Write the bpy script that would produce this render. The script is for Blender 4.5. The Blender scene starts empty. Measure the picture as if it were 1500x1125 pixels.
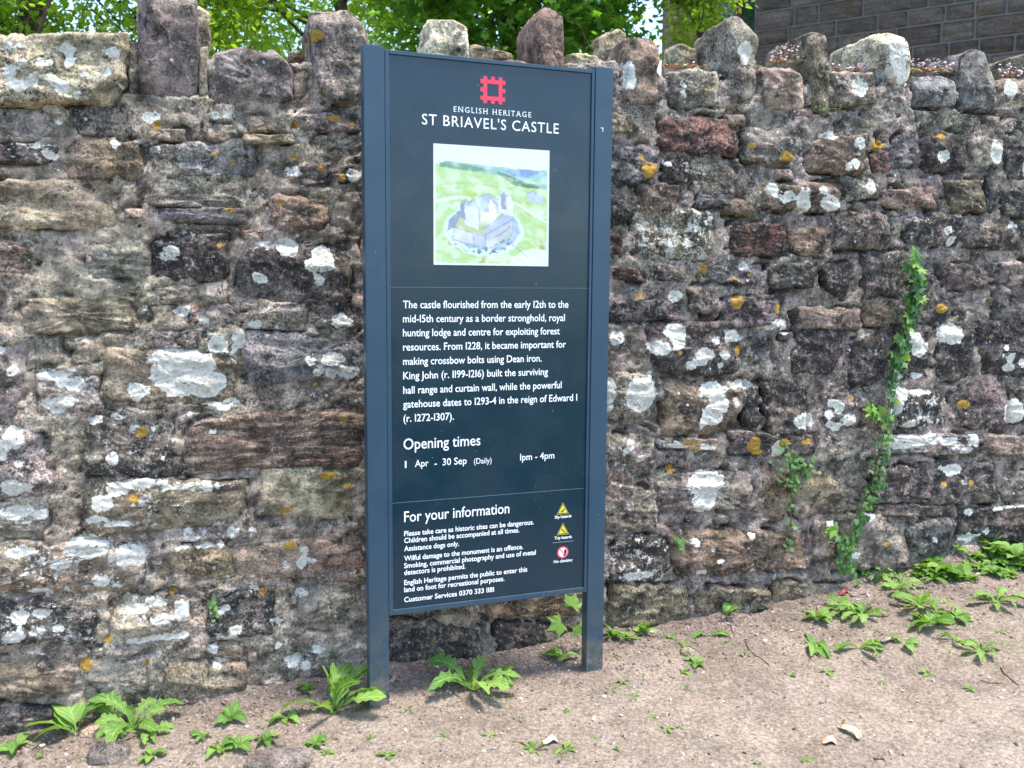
import bpy, math, random
import numpy as np
from mathutils import Matrix, Vector
random.seed(7); RNG = np.random.default_rng(11)
SC = bpy.context.scene
# ------------------------------------------------------------------ camera
F = 1350.0; PITCH = math.radians(6.16); ROLL = math.radians(.39)
_cp, _sp, _c, _s = math.cos(PITCH), math.sin(PITCH), math.cos(ROLL), math.sin(ROLL)
_f = np.array([0, _cp, -_sp]); _u0 = np.array([0, _sp, _cp]); _x0 = np.array([1., 0, 0])
CX = _c*_x0 + _s*_u0; CU = -_s*_x0 + _c*_u0; CD = _f
cam = bpy.data.cameras.new('camera'); cam.sensor_width = 36; cam.lens = F/1500*36
cam.clip_start = .05; cam.clip_end = 2000
camo = bpy.data.objects.new('camera', cam); SC.collection.objects.link(camo); SC.camera = camo
cam.dof.use_dof = True; cam.dof.focus_distance = 3.75; cam.dof.aperture_fstop = 4.5
camo.matrix_world = Matrix(((CX[0], CU[0], -CD[0], 0), (CX[1], CU[1], -CD[1], 0), (CX[2], CU[2], -CD[2], 0), (0, 0, 0, 1)))
# ------------------------------------------------------------------ light
SUN_EL, SUN_AZ = math.radians(74), math.radians(104)      # azimuth from +Y, clockwise
W = bpy.data.worlds.new('World'); SC.world = W; W.use_nodes = True
wn = W.node_tree.nodes; wl = W.node_tree.links
sky = wn.new('ShaderNodeTexSky'); sky.sky_type = 'NISHITA'; sky.sun_disc = False
sky.sun_elevation = SUN_EL; sky.sun_rotation = SUN_AZ; sky.air_density = 1.0; sky.dust_density = 1.2; sky.altitude = 300; sky.ozone_density = 1.0
bg = wn['Background']; wl.new(sky.outputs[0], bg.inputs[0]); bg.inputs[1].default_value = .10
sl = bpy.data.lights.new('sun', 'SUN'); sl.energy = 1.5; sl.angle = math.radians(12); sl.color = (1, .93, .82)
so = bpy.data.objects.new('sun', sl); SC.collection.objects.link(so)
sd = Vector((math.sin(SUN_AZ)*math.cos(SUN_EL), math.cos(SUN_AZ)*math.cos(SUN_EL), math.sin(SUN_EL)))
so.rotation_euler = sd.to_track_quat('Z', 'Y').to_euler(); so.location = (0, 0, 12)
SC.view_settings.view_transform = 'Standard'; SC.view_settings.look = 'None'
SC.view_settings.gamma = 1; SC.view_settings.exposure = 2.42
SC.cycles.max_bounces = 6; SC.cycles.transparent_max_bounces = 4
# ------------------------------------------------------------------ numeric noise
_perm = np.random.default_rng(3).permutation(256); _perm = np.concatenate([_perm, _perm, _perm])
_g = np.random.default_rng(4).normal(size=(256, 3)); _g /= np.linalg.norm(_g, axis=1)[:, None]
def perlin(P):
    P = np.asarray(P, float); I = np.floor(P).astype(int); fr = P-I; I &= 255
    w = fr*fr*fr*(fr*(fr*6-15)+10); out = 0
    for dx in (0, 1):
        for dy in (0, 1):
            for dz in (0, 1):
                h = _perm[_perm[_perm[I[:, 0]+dx]+I[:, 1]+dy]+I[:, 2]+dz] & 255
                g = _g[h]; d = fr-np.array([dx, dy, dz])
                ww = (w[:, 0] if dx else 1-w[:, 0])*(w[:, 1] if dy else 1-w[:, 1])*(w[:, 2] if dz else 1-w[:, 2])
                out = out+ww*(g*d).sum(1)
    return out*1.5
def fbm(P, o=4, g=.5):
    P = np.asarray(P, float); a = 1; s = 0
    for k in range(o): s = s+a*perlin(P*2**k+k*17.3); a *= g
    return s
def sstep(a, b, x):
    t = np.clip((x-a)/(b-a), 0, 1); return t*t*(3-2*t)
# ------------------------------------------------------------------ layout helpers
def ray(px, py): return CD+CX*(px-750)/F-CU*(py-562.5)/F
def hit(px, py, P, n): v = ray(px, py); return v*((P@n)/(v@n))
UP = np.array([0, 0, 1.])
P0 = np.array([-.57, 3.55, 0]); _a = math.radians(20)
WT = np.array([math.cos(_a), math.sin(_a), 0]); WN = np.array([math.sin(_a), -math.cos(_a), 0])
def wuv(px, py):
    h = hit(px, py, P0, WN); return np.array([(h-P0)@WT, h[2]])
def wpos(u, v, h=0): return P0+np.multiply.outer(u, WT)+np.multiply.outer(v, UP)+np.multiply.outer(np.zeros_like(u)+h, WN)
_S0 = np.array([-.515, 3.247, 0]); _b = math.radians(20.74)
ST = np.array([math.cos(_b), math.sin(_b), 0]); SN = np.array([math.sin(_b), -math.cos(_b), 0])
def suv(px, py):
    h = hit(px, py, _S0, SN); return np.array([(h-_S0)@ST, h[2]])
_bu, _bz = np.array([wuv(*q) for q in [(-200, 1120), (0, 1085), (230, 1036), (390, 1008), (540, 978), (700, 962), (915, 922), (984, 914), (1110, 895), (1240, 858), (1400, 822), (1500, 800), (1650, 770)]]).T
def ground_z(x, y, fine=True):
    x = np.asarray(x, float); y = np.asarray(y, float)
    dx, dy = x-P0[0], y-P0[1]
    u = dx*WT[0]+dy*WT[1]; d = dx*WN[0]+dy*WN[1]
    zb = np.interp(u, _bu, _bz)
    far = sstep(2.5, 9, np.abs(d))
    z = (zb-.075*np.clip(d, 0, 1.5))*(1-far)+far*(-1.62)
    if fine:
        P = np.stack([x, y, x*0], -1).reshape(-1, 3)
        nz = (.014*fbm(P*3, 3)+.006*fbm(P*13, 2)).reshape(x.shape)
        nz = nz+.02*np.exp(-np.clip(d, 0, 9)/.06)*(1+.6*np.sin(u*9)+.5*np.sin(u*23+1))
        z = z+nz*(1-far)
    return z
def gpos(px, py):
    z = -1.5
    for _ in range(12):
        v = ray(px, py); h = v*(z/v[2]); z = float(ground_z(h[0], h[1]))
    return np.array([h[0], h[1], z])
# ------------------------------------------------------------------ object helpers
COL = SC.collection
def mesh(name, V, Fc, mat=None, attrs=None, smooth=True, cols=None):
    me = bpy.data.meshes.new(name)
    V = np.asarray(V, dtype=np.float32)
    me.from_pydata(V.tolist() if len(V) < 50 else [], [], [] if len(V) >= 50 else [tuple(int(i) for i in f) for f in Fc]) if len(V) < 50 else None
    if len(V) >= 50:
        ln = np.array([len(f) for f in Fc], dtype=np.int32) if not isinstance(Fc, np.ndarray) else np.full(len(Fc), Fc.shape[1], dtype=np.int32)
        fl = Fc.ravel().astype(np.int32) if isinstance(Fc, np.ndarray) else np.array([i for f in Fc for i in f], dtype=np.int32)
        me.vertices.add(len(V)); me.vertices.foreach_set('co', V.ravel())
        me.loops.add(len(fl)); me.loops.foreach_set('vertex_index', fl)
        me.polygons.add(len(ln)); me.polygons.foreach_set('loop_start', np.concatenate([[0], np.cumsum(ln)[:-1]]).astype(np.int32))
        me.polygons.foreach_set('loop_total', ln)
        me.update(calc_edges=True)
    me.polygons.foreach_set('use_smooth', [bool(smooth)]*len(me.polygons))
    for k, (ty, a) in (attrs or {}).items():
        at = me.attributes.new(k, ty, 'POINT')
        at.data.foreach_set('color' if ty == 'FLOAT_COLOR' else 'vector' if ty == 'FLOAT_VECTOR' else 'value', np.asarray(a, dtype=np.float32).ravel())
    if mat: me.materials.append(mat)
    return me
def ob(name, me, parent=None, **kw):
    o = bpy.data.objects.new(name, me); COL.objects.link(o)
    if parent is not None: o.parent = parent
    for k, v in kw.items(): o[k] = v
    return o
def root(name, loc, label, cat, group=None, rz=0):
    o = bpy.data.objects.new(name, None); COL.objects.link(o); o.location = loc; o.rotation_euler = (0, 0, rz)
    o.empty_display_size = .05; o['label'] = label; o['category'] = cat
    if group: o['group'] = group
    return o
def gridfaces(nu, nv, wrap=False):
    i = np.arange(nv-1)[:, None]*nu; j = np.arange(nu if wrap else nu-1)[None]
    j2 = (j+1) % nu
    return np.stack([i+j, i+j2, i+nu+j2, i+nu+j], -1).reshape(-1, 4)
def boxes(lst):
    V = []; Fc = []
    for (x0, y0, z0, x1, y1, z1) in lst:
        b = len(V)
        V += [(x, y, z) for z in (z0, z1) for (x, y) in ((x0, y0), (x1, y0), (x1, y1), (x0, y1))]
        Fc += [tuple(b+i for i in f) for f in ((3, 2, 1, 0), (4, 5, 6, 7), (0, 1, 5, 4), (1, 2, 6, 5), (2, 3, 7, 6), (3, 0, 4, 7))]
    return V, Fc
def bevel(me, w, seg=2):
    import bmesh
    bm = bmesh.new(); bm.from_mesh(me); bmesh.ops.bevel(bm, geom=bm.edges[:], offset=w, segments=seg, affect='EDGES', profile=.6)
    bm.to_mesh(me); bm.free(); return me
# ------------------------------------------------------------------ shader helpers
class NT:
    def __init__(s, name, rough=.9, spec=.3):
        s.m = bpy.data.materials.new(name); s.m.use_nodes = True; s.t = s.m.node_tree
        s.b = s.t.nodes['Principled BSDF']; s.b.inputs['Roughness'].default_value = rough; s.b.inputs['Specular IOR Level'].default_value = spec
    def n(s, ty, props=None, **ins):
        nd = s.t.nodes.new(ty)
        for k, v in (props or {}).items(): setattr(nd, k, v)
        for k, v in ins.items():
            k = int(k[1:]) if k[0] == '_' and k[1:].isdigit() else k.replace('_', ' ')
            s.set(nd.inputs[k], v)
        return nd
    def set(s, i, v):
        if isinstance(v, bpy.types.NodeSocket): s.t.links.new(v, i)
        elif v is not None: i.default_value = v
    def pos(s): return s.n('ShaderNodeNewGeometry').outputs['Position']
    def attr(s, nm, out='Fac'): return s.n('ShaderNodeAttribute', {'attribute_name': nm}).outputs[out]
    def noise(s, vec, sc, det=4, ro=.55, out=0): return s.n('ShaderNodeTexNoise', Vector=vec, Scale=sc, Detail=det, Roughness=ro).outputs[out]
    def math(s, op, a, b=0., c=0.): return s.n('ShaderNodeMath', {'operation': op}, _0=a, _1=b, _2=c).outputs[0]
    def ss(s, x, a, b, lo=0., hi=1.):
        nd = s.n('ShaderNodeMapRange', {'interpolation_type': 'SMOOTHSTEP'}, _0=x, _1=a, _2=b, _3=lo, _4=hi); return nd.outputs[0]
    def mix(s, f, a, b, mode='MIX'):
        nd = s.n('ShaderNodeMix', {'data_type': 'RGBA', 'blend_type': mode})
        s.set(nd.inputs[0], f)
        for k, v in ((6, a), (7, b)):
            if isinstance(v, tuple) and len(v) == 3: v = v+(1,)
            s.set(nd.inputs[k], v)
        return nd.outputs[2]
    def scale(s, col, f):
        nd = s.n('ShaderNodeVectorMath', {'operation': 'SCALE'}); s.set(nd.inputs[0], col); s.set(nd.inputs['Scale'], f); return nd.outputs[0]
    def vmul(s, v, k): return s.n('ShaderNodeVectorMath', {'operation': 'MULTIPLY'}, _0=v, _1=k).outputs[0]
    def bump(s, h, dist=.01, st=1., nrm=None):
        nd = s.n('ShaderNodeBump', Strength=st, Distance=dist, Height=h)
        if nrm: s.set(nd.inputs['Normal'], nrm)
        s.t.links.new(nd.outputs[0], s.b.inputs['Normal']); return nd.outputs[0]
    def col(s, c): s.set(s.b.inputs['Base Color'], c+(1,) if isinstance(c, tuple) and len(c) == 3 else c); return s.m

def make_stone_mat():
    m = NT('weathered_stone', .93, .2); P = m.pos()
    tint = m.vmul(m.attr('tint', 'Color'), (2.14, 1.92, 1.66)); fx = m.n('ShaderNodeSeparateXYZ', _0=m.attr('fx', 'Vector')).outputs; li = m.n('ShaderNodeSeparateXYZ', _0=m.attr('lich', 'Vector')).outputs
    a = m.noise(P, 11, 7, .68); c = m.scale(tint, m.ss(a, .36, .66, .34, 1.42))
    # hue drift, rusty or violet
    h = m.noise(P, 5.5, 5, .6, 1)
    c = m.mix(.16, c, m.mix(1, c, m.scale(h, 2.0), 'MULTIPLY'))
    # strata
    sv = m.noise(m.vmul(P, (7, 7, 60)), 1, 5, .65)
    c = m.mix(m.math('MULTIPLY', fx[1], m.ss(sv, .62, .42, 0, .75)), c, (.055, .035, .03))
    # black crust
    k = m.noise(P, 17, 9, .74); thr = m.math('SUBTRACT', .645, m.math('MULTIPLY', fx[2], .22))
    km = m.ss(m.math('SUBTRACT', k, thr), -.02, .05)
    c = m.mix(m.math('MULTIPLY', km, .85), c, (.028, .026, .026))
    # grain
    g = m.noise(P, 105, 4, .75); gm_ = m.ss(m.noise(P, 3.1, 5, .65), .36, .62); c = m.scale(c, m.math('ADD', m.math('MULTIPLY', m.math('SUBTRACT', m.ss(g, .36, .64, .42, 1.7), 1.), m.math('ADD', m.math('MULTIPLY', gm_, .75), .25)), 1.))
    g2 = m.noise(P, 46, 6, .75); c = m.mix(m.ss(g2, .56, .66, 0, .75), c, (.44, .40, .36))
    c = m.mix(m.ss(g2, .42, .33, 0, .75), c, (.035, .032, .03))
    pv = m.n('ShaderNodeTexVoronoi', Vector=P, Scale=150., Randomness=1.); pr_ = m.n('ShaderNodeSeparateColor', _0=pv.outputs['Color']).outputs[0]
    c = m.mix(m.math('MULTIPLY', m.ss(pr_, .84, .90), m.ss(pv.outputs['Distance'], .62, .3, 0, .6)), c, (.03, .028, .027)); c = m.mix(m.math('MULTIPLY', m.ss(pr_, .13, .02), m.ss(pv.outputs['Distance'], .5, .2, 0, .55)), c, (.50, .47, .42))
    # ochre algae under ledges and in patches
    oc = m.noise(P, 7.3, 4, .6); c = m.mix(m.ss(oc, .62, .74, 0, .35), c, (.15, .115, .06))
    # white flecks
    f1 = m.noise(P, 26, 10, .78); th = m.math('SUBTRACT', .695, m.math('MULTIPLY', fx[0], .215))
    fm = m.ss(m.math('SUBTRACT', f1, th), 0, .018)
    vo = m.n('ShaderNodeTexVoronoi', Vector=P, Scale=48., Randomness=1.)
    rs = m.n('ShaderNodeSeparateColor', _0=vo.outputs['Color']).outputs[0]
    dots = m.math('MULTIPLY', m.ss(m.math('ADD', vo.outputs['Distance'], m.math('MULTIPLY', g, .2)), .42, .36), m.ss(m.math('SUBTRACT', rs, m.ss(m.noise(P, 4.5, 3, .6), .6, .45, 0, .25)), m.math('SUBTRACT', .97, m.math('MULTIPLY', fx[0], .22)), 1.0, 0, 2.))
    dots = m.math('MINIMUM', dots, 1.)
    wcol = m.mix(m.ss(g, .35, .65), (.52, .51, .46), (.80, .79, .74))
    c = m.mix(m.math('MULTIPLY', m.math('MAXIMUM', fm, dots), .9), c, wcol)
    # lichen colonies (signed distances stored on the mesh)
    w1 = m.math('MULTIPLY', m.math('SUBTRACT', m.noise(P, 26, 7, .60), .5), .060)
    w = m.math('ADD', li[0], w1); wm = m.math('MULTIPLY', m.ss(w, .0025, -.0015), m.ss(m.noise(P, 70, 5, .72), .635, .60))
    ring = m.noise(P, 75, 5, .7)
    c = m.mix(wm, c, m.mix(m.ss(ring, .3, .6), (.56, .54, .46), m.mix(m.ss(w, -.03, 0), (.74, .71, .62), (.88, .85, .77))))
    o = m.math('ADD', li[1], m.math('MULTIPLY', w1, .4)); om = m.ss(o, .001, -.001)
    c = m.mix(m.math('MULTIPLY', om, m.ss(ring, .28, .42, .35, 1)), c, m.mix(m.ss(g, .35, .65), (.36, .19, .03), (.58, .36, .08)))
    b = m.bump(m.math('ADD', m.math('ADD', m.math('MULTIPLY', k, .9), m.math('MULTIPLY', g2, .5)), m.math('ADD', m.math('MULTIPLY', g, .22), m.math('MULTIPLY', wm, .1))), .02, 1.)
    return m.col(c)
STONE = make_stone_mat()
# tints (real base colours)
TC = dict(g=(.190, .176, .162), p=(.150, .132, .134), b=(.165, .130, .108), r=(.118, .074, .067), t=(.235, .198, .165), d=(.108, .099, .096),
          o=(.150, .138, .105), k=(.225, .182, .165), c=(.400, .375, .300), l=(.135, .136, .146), m=(.205, .190, .172), y=(.245, .222, .168))
# ------------------------------------------------------------------ lichen colonies, photo layout turned into wall coordinates (metres)
WH = [(16,72,12,6),(36,72,8,4),(94,76,16,6),(70,94,10,6),(103,93,7,8),(17,108,10,9),(30,128,18,9),(50,122,9,12),(77,120,10,6),(93,130,17,9),(112,141,5,5),(134,117,8,6),(155,108,8,7),(181,130,5,4),(38,98,5,4),(165,80,14,8),
(222,172,14,7),(88,177,4,4),(168,208,7,5),(53,215,14,6),(18,224,7,4),(78,228,8,4),(200,207,6,3),(315,170,5,5),(330,171,4,4),(422,190,5,8),(427,206,6,4),(442,206,4,3),(430,252,11,7),(518,256,11,10),(250,365,8,5),(243,376,12,5),(258,366,5,6),(420,362,15,14),(390,358,14,4),(473,380,17,20),(455,390,10,8),(465,408,9,9),(378,408,10,9),(268,455,10,8),(302,470,8,6),(374,475,7,5),(432,423,3,3),(412,330,4,4),
(268,545,48,34),(300,560,28,22),(320,505,14,14),(350,495,9,12),(250,520,30,14),(343,515,4,14),(200,573,17,13),(500,470,14,10),(455,528,9,8),(465,545,7,6),(488,525,14,9),(483,547,8,8),(510,545,14,11),
(85,548,26,9),(110,562,20,10),(90,588,22,9),(80,598,14,5),(20,640,16,16),(5,655,10,15),(18,712,16,13),(23,542,9,8),(2,513,6,5),(320,595,18,5),(340,588,12,3),(277,608,6,5),(310,630,5,4),(165,672,9,10),(140,615,10,5),(175,610,8,4),(30,676,6,4),(44,710,8,5),
(200,708,36,7),(270,710,36,4),(150,735,15,13),(175,715,16,8),(140,760,10,7),(180,765,18,4),(300,712,16,5),(25,750,28,9),(60,752,10,9),(130,798,34,16),(190,812,22,16),(90,825,16,9),(30,808,22,8),(210,808,7,16),(150,848,16,6),(60,865,12,5),(60,895,14,6),(30,900,16,9),(20,930,18,10),(60,920,8,6),(85,918,9,5),(55,955,9,5),(200,890,20,8),(230,880,14,7),(268,892,10,15),(240,903,14,7),(215,935,30,4),(255,930,16,5),
(340,780,8,8),(275,780,7,8),(275,800,11,3),(310,798,13,2.5),(366,776,6,4),(445,803,8,6),(420,825,6,9),(441,822,9,10),(457,820,6,6),(443,869,10,7),(370,860,8,4),(345,862,6,3),(322,930,6,5),(338,930,8,5),(345,922,10,5),(323,894,5,5),(333,890,4,4),(320,968,8,8),(312,950,7,7),(430,965,12,9),(408,944,5,5),(445,975,9,7),(404,910,8,4),(465,950,8,5),
(921,115,8,21),(1089,78,9,17),(1312,80,13,36),(1318,112,8,16),(1255,128,11,14),(999,125,4,4),(998,137,4,4),(1211,198,11,6),(1253,210,8,8),(1237,245,5,6),(1247,240,5,7),(1377,230,9,10),(1456,222,9,16),(1499,240,5,14),(1273,274,9,10),(1478,130,8,14),(1128,279,10,9),(1148,290,9,9),(1171,295,9,20),(1211,298,14,12),(1200,280,6,7),(975,239,4,6),
(987,434,11,8),(987,487,15,14),(992,502,12,9),(963,509,14,11),(1029,519,12,11),(1024,529,10,6),(1009,534,7,6),(1071,492,12,11),(1047,498,6,5),(1059,519,8,7),(1054,534,5,5),(1137,473,12,7),(1129,479,12,4),(1146,482,5,8),(1090,391,11,4),(937,577,24,24),(1042,571,20,11),(1049,590,15,22),(1085,563,18,6),(1077,590,6,9),(892,578,8,20),(903,495,10,9),(952,548,4,5),
(1389,353,6,7),(1384,338,6,5),(1336,496,9,14),(1345,508,14,13),(1322,510,6,10),(1390,489,20,15),(1476,523,7,8),(1474,538,7,7),(1470,509,5,5),(1465,521,3,4),(1495,531,6,7),(1316,554,6,10),(1342,550,6,5),(1314,576,12,10),(1344,574,22,4),(1481,602,16,17),(1481,330,9,5),
(1042,605,17,18),(1025,619,5,7),(922,652,7,10),(917,660,5,6),(936,672,5,5),(962,648,6,5),(987,652,13,4),(1029,655,12,4),(1135,657,8,12),(1175,616,14,11),(1032,707,26,20),(1029,729,18,18),(1024,744,10,8),(1014,792,7,7),(1039,801,3,4),(1049,819,5,4),(1022,836,7,5),(1097,833,4,5),(1096,784,4,4),(935,841,24,6),
(1213,606,7,7),(1217,590,5,6),(1227,595,7,10),(1215,621,6,5),(1225,624,7,6),(1240,615,9,10),(1324,647,26,10),(1297,648,10,10),(1359,642,14,7),(1386,645,10,6),(1421,642,9,8),(1406,657,8,5),(1329,621,10,6),(1309,595,9,14),(1389,687,14,8),(1273,755,6,4),(1217,768,8,6),(1415,749,7,5),(1418,787,11,6),(1440,777,8,3),(1476,742,20,1.5),(1367,790,3,4),(1246,813,8,4)]
OR = [(230,183,6,7),(36,188,4,4),(432,183,7,5),(489,174,10,5),(514,182,6,4),(314,228,4,4),(343,240,7,3),(431,232,5,4),(470,249,6,5),(500,260,5,6),(335,307,6,7),(410,298,4,4),(322,360,4,3),(207,632,10,8),(504,614,6,5),(198,728,9,7),(425,797,8,6),(480,695,12,5),(418,748,8,4),(385,865,6,5),(254,865,6,4),(159,935,6,6),(126,972,9,10),(215,967,4,5),(295,445,4,4),(461,563,3,3),(508,710,6,4),(463,53,9,9),(478,66,3,3),(211,118,3,3),(215,0,6,3),(1150,230,10,9),(1097,215,6,4),(948,250,12,12),(937,233,4,4),(1032,133,3,3),(1116,275,3,4),(1284,213,9,8),(1376,200,6,4),(1030,395,6,9),(1075,406,4,4),(1095,402,4,3),(1077,443,8,10),(936,434,6,4),(1134,452,5,7),(1080,513,5,7),(992,515,4,3),(1377,452,7,7),(1320,524,5,8),(1407,592,8,6),(1101,650,9,12),(1108,662,8,4),(1008,648,12,3),(1020,655,5,3),(1145,648,8,7),(1175,646,7,4),(982,688,5,7),(1416,706,4,4),(1377,708,4,3),(1293,795,4,4),(1449,493,3,3),(1245,583,3,4)]
def _blobs(L):
    out = []
    for x, y, rx, ry in L:
        c = wuv(x, y); a = wuv(x+rx, y); b = wuv(x, y+ry); out.append((c[0], c[1], abs(a[0]-c[0]), abs(c[1]-b[1])))
    return np.array(out)
WHB, ORB = _blobs(WH), _blobs(OR)
def sdf(U, V, B):
    out = np.full(U.shape, .05)
    if not len(U): return out
    sel = B[(B[:, 0] > U.min()-.15) & (B[:, 0] < U.max()+.15) & (B[:, 1] > V.min()-.15) & (B[:, 1] < V.max()+.15)]
    for c, d, rx, ry in sel:
        q = np.sqrt(((U-c)/rx)**2+((V-d)/ry)**2); out = np.minimum(out, (q-1)*min(rx, ry))
    return np.clip(out, -.04, .05)
def stone_attrs(U, V, tint, fleck, stri, dark):
    n = len(U); t = np.ones((n, 4)); t[:, :3] = tint
    return {'tint': ('FLOAT_COLOR', t), 'fx': ('FLOAT_VECTOR', np.stack([np.broadcast_to(fleck, n), np.full(n, stri), np.broadcast_to(dark, n)], -1)),
            'lich': ('FLOAT_VECTOR', np.stack([sdf(U, V, WHB), sdf(U, V, ORB), np.zeros(n)], -1))}
# ------------------------------------------------------------------ the rubble wall
wall_loc = P0+WN*-.2+UP*-1.55
wall = root('stone_wall', wall_loc, 'old rubble stone wall with rough upright coping stones and crusted lichen, behind the dark blue sign', 'wall')
# x0,y0,x1,y1, tone, fleck 0..1, proud mm, strata 0..1
ST_L = """
-110 160 88 208 g .5 10 .2|92 158 196 206 d .3 6 .2|207 186 272 204 t .3 16 .3|300 170 349 182 d .2 10 .3|300 184 350 208 k .2 10 .5|353 166 426 197 t .2 10 .2|348 198 436 213 y .1 22 .5|428 168 530 192 p .2 14 .2
-90 210 90 240 d .6 24 .5|96 206 214 264 b .25 20 .5|218 214 262 236 g .5 6 .2|256 212 384 262 l .2 22 .1|400 214 440 240 g .3 8 .2|444 196 532 222 g .4 8 .2|432 238 532 270 d .3 10 .4
-110 264 171 331 t .05 20 .3|180 306 210 324 t .1 10 .1|208 284 352 304 g .2 10 .7|226 303 374 330 l .1 18 .7|396 288 478 342 b .2 14 .3|482 280 534 340 g .3 8 .3
-100 350 58 414 k .25 14 .8|128 352 214 412 g .2 12 .8|219 344 336 408 d .5 14 .8|356 346 522 440 d .3 18 .3
20 432 206 491 t .05 14 .5|216 416 336 444 m .1 4 .1|217 450 252 474 m .1 -2 .1|264 440 290 472 k .4 12 .1|290 444 454 486 g .3 14 .2|460 444 532 486 d .4 10 .3|212 478 296 512 p .2 8 .2
-60 502 38 606 p .35 14 .1|50 536 152 606 m .55 12 .1|148 506 352 590 o .1 16 .1|358 492 532 560 l .25 16 .2|-60 612 88 730 p .5 18 .1|128 604 268 692 d .55 14 .1|272 594 536 682 b .15 12 1.|424 670 530 683 r .1 18 .3
-60 736 72 790 g .6 12 .6|124 700 362 772 o .55 22 .3|206 668 278 700 d .4 8 .2|284 684 380 703 g .4 8 .3|384 682 535 756 y .35 16 .1
-110 784 219 863 b .7 20 .1|242 796 344 848 o .35 12 .1|344 774 532 846 k .25 10 .3|228 772 336 794 g .7 6 .1
-90 870 152 958 d .65 14 .1|166 872 290 956 g .6 18 .2|302 856 414 934 d .55 10 .2|420 850 532 918 g .4 8 .2|296 940 360 962 o .3 8 .2
-110 964 106 1016 o .35 12 .3|112 962 226 1036 g .5 10 .1|232 968 364 1036 o .15 34 .1|366 938 438 1004 g .35 8 .1|442 926 536 984 g .5 12 .2|-110 1020 106 1090 d .2 16 .1
540 908 714 984 d .1 14 .1|722 918 862 968 d .1 10 .1|700 872 860 912 b .1 12 .2|566 880 694 904 o .1 12 .2
"""
ST_R = """
886 162 926 196 y .2 12 .3|964 170 1076 228 r .0 20 .1|1080 190 1177 242 g .5 18 .2|1179 196 1266 256 b .45 18 .1|1278 222 1303 256 r .0 8 .1|1306 196 1340 256 l .1 8 .1|1345 196 1414 254 d .15 16 .1|1420 202 1462 246 g .3 12 .1|1466 210 1530 262 d .3 12 .1|1062 166 1096 186 k .2 6 .2|1150 158 1190 176 k .3 8 .2|1342 160 1440 190 g .4 4 .2
886 212 966 266 l .2 18 .1|970 226 1014 270 d .5 14 .1|1012 234 1082 288 g .4 8 .7|1014 284 1078 306 l .1 16 .7|936 274 996 306 b .2 18 .2|1114 268 1228 314 b .3 26 .2|1232 260 1286 296 m .2 14 .1|1292 276 1370 306 k .1 16 .3|1380 258 1438 312 o .2 28 .1|1442 258 1464 308 l .1 6 .1|1466 274 1530 326 d .2 14 .1|884 282 926 330 d .4 12 .1|1052 292 1110 318 b .1 6 .4
928 310 1052 378 o .8 14 .1|1062 322 1148 374 r .1 18 .9|1160 328 1210 376 b .2 10 .2|1216 318 1306 368 p .1 24 .2|1324 318 1404 370 d .55 18 .1|1410 328 1494 366 p .1 20 .2|884 336 912 374 r .1 12 .1
894 390 942 412 r .1 14 .2|952 384 1006 410 g .3 10 .2|1024 384 1118 418 l .3 8 .1|1120 380 1196 424 d .2 22 .1|1198 386 1250 430 d .15 14 .1|1256 374 1324 434 p .1 16 .1|1332 378 1368 430 l .1 6 .1|1376 384 1444 430 p .15 14 .2|1446 386 1530 422 g .3 10 .1
894 430 1000 472 p .3 10 .2|1004 420 1044 456 d .1 14 .1|1054 426 1146 480 p .15 18 .1|1160 442 1262 482 k .05 22 .2|1266 442 1312 480 b .1 12 .1|1340 432 1394 476 d .1 14 .1|1398 436 1450 476 g .3 8 .1|1454 430 1530 474 l .2 8 .1
940 472 1084 548 p .35 20 .6|886 482 924 524 g .7 10 .1|1088 488 1130 540 l .3 8 .1|1164 482 1232 548 d .4 14 .1|1236 486 1294 562 d .3 14 .1|1312 486 1362 562 d .4 10 .1|1366 482 1424 556 d .15 14 .1|1428 474 1530 552 d .4 12 .1
884 546 964 620 g .35 14 .1|970 556 1088 636 b .2 20 .3|1090 560 1112 630 d .1 8 .1|1116 564 1190 632 d .3 14 .1|1200 578 1284 632 p .1 12 .1|1302 572 1388 632 d .75 14 .1|1392 566 1470 630 p .1 16 .1|1474 566 1540 624 d .2 16 .1
892 632 960 704 g .5 6 .1|968 640 1054 664 k .6 14 .3|1064 636 1200 668 p .4 14 .1|1206 640 1250 676 g .4 10 .1|1288 634 1434 668 g .7 24 .1|1438 632 1540 672 k .2 22 .3
958 676 1108 764 g .25 16 .1|888 714 960 782 g .5 8 .1|1112 684 1160 760 b .2 10 .1|1164 680 1228 748 o .15 16 .1|1234 690 1268 740 g .2 8 .1|1276 676 1364 736 p .3 14 .1|1368 678 1464 732 p .3 20 .1|1468 690 1530 736 g .5 10 .1
888 786 984 860 d .7 16 .2|986 768 1176 846 b .3 24 .2|1186 756 1222 830 g .4 16 .1|1224 752 1330 830 g .35 18 .1|1332 762 1400 822 l .1 18 .1|1404 736 1540 798 d .35 18 .1|1196 708 1270 750 g .2 6 .1|1280 740 1392 756 g .3 6 .2
892 858 1010 922 o .1 20 .1|1012 858 1130 900 o .15 16 .1|1132 850 1240 890 o .2 14 .2
"""
def parse(T):
    out = []
    for line in T.strip().split('\n'):
        for q in line.split('|'):
            p = q.split(); out.append((tuple(float(x) for x in p[:4]), p[4], float(p[5]), float(p[6])/1000, float(p[7])))
    return out
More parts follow.
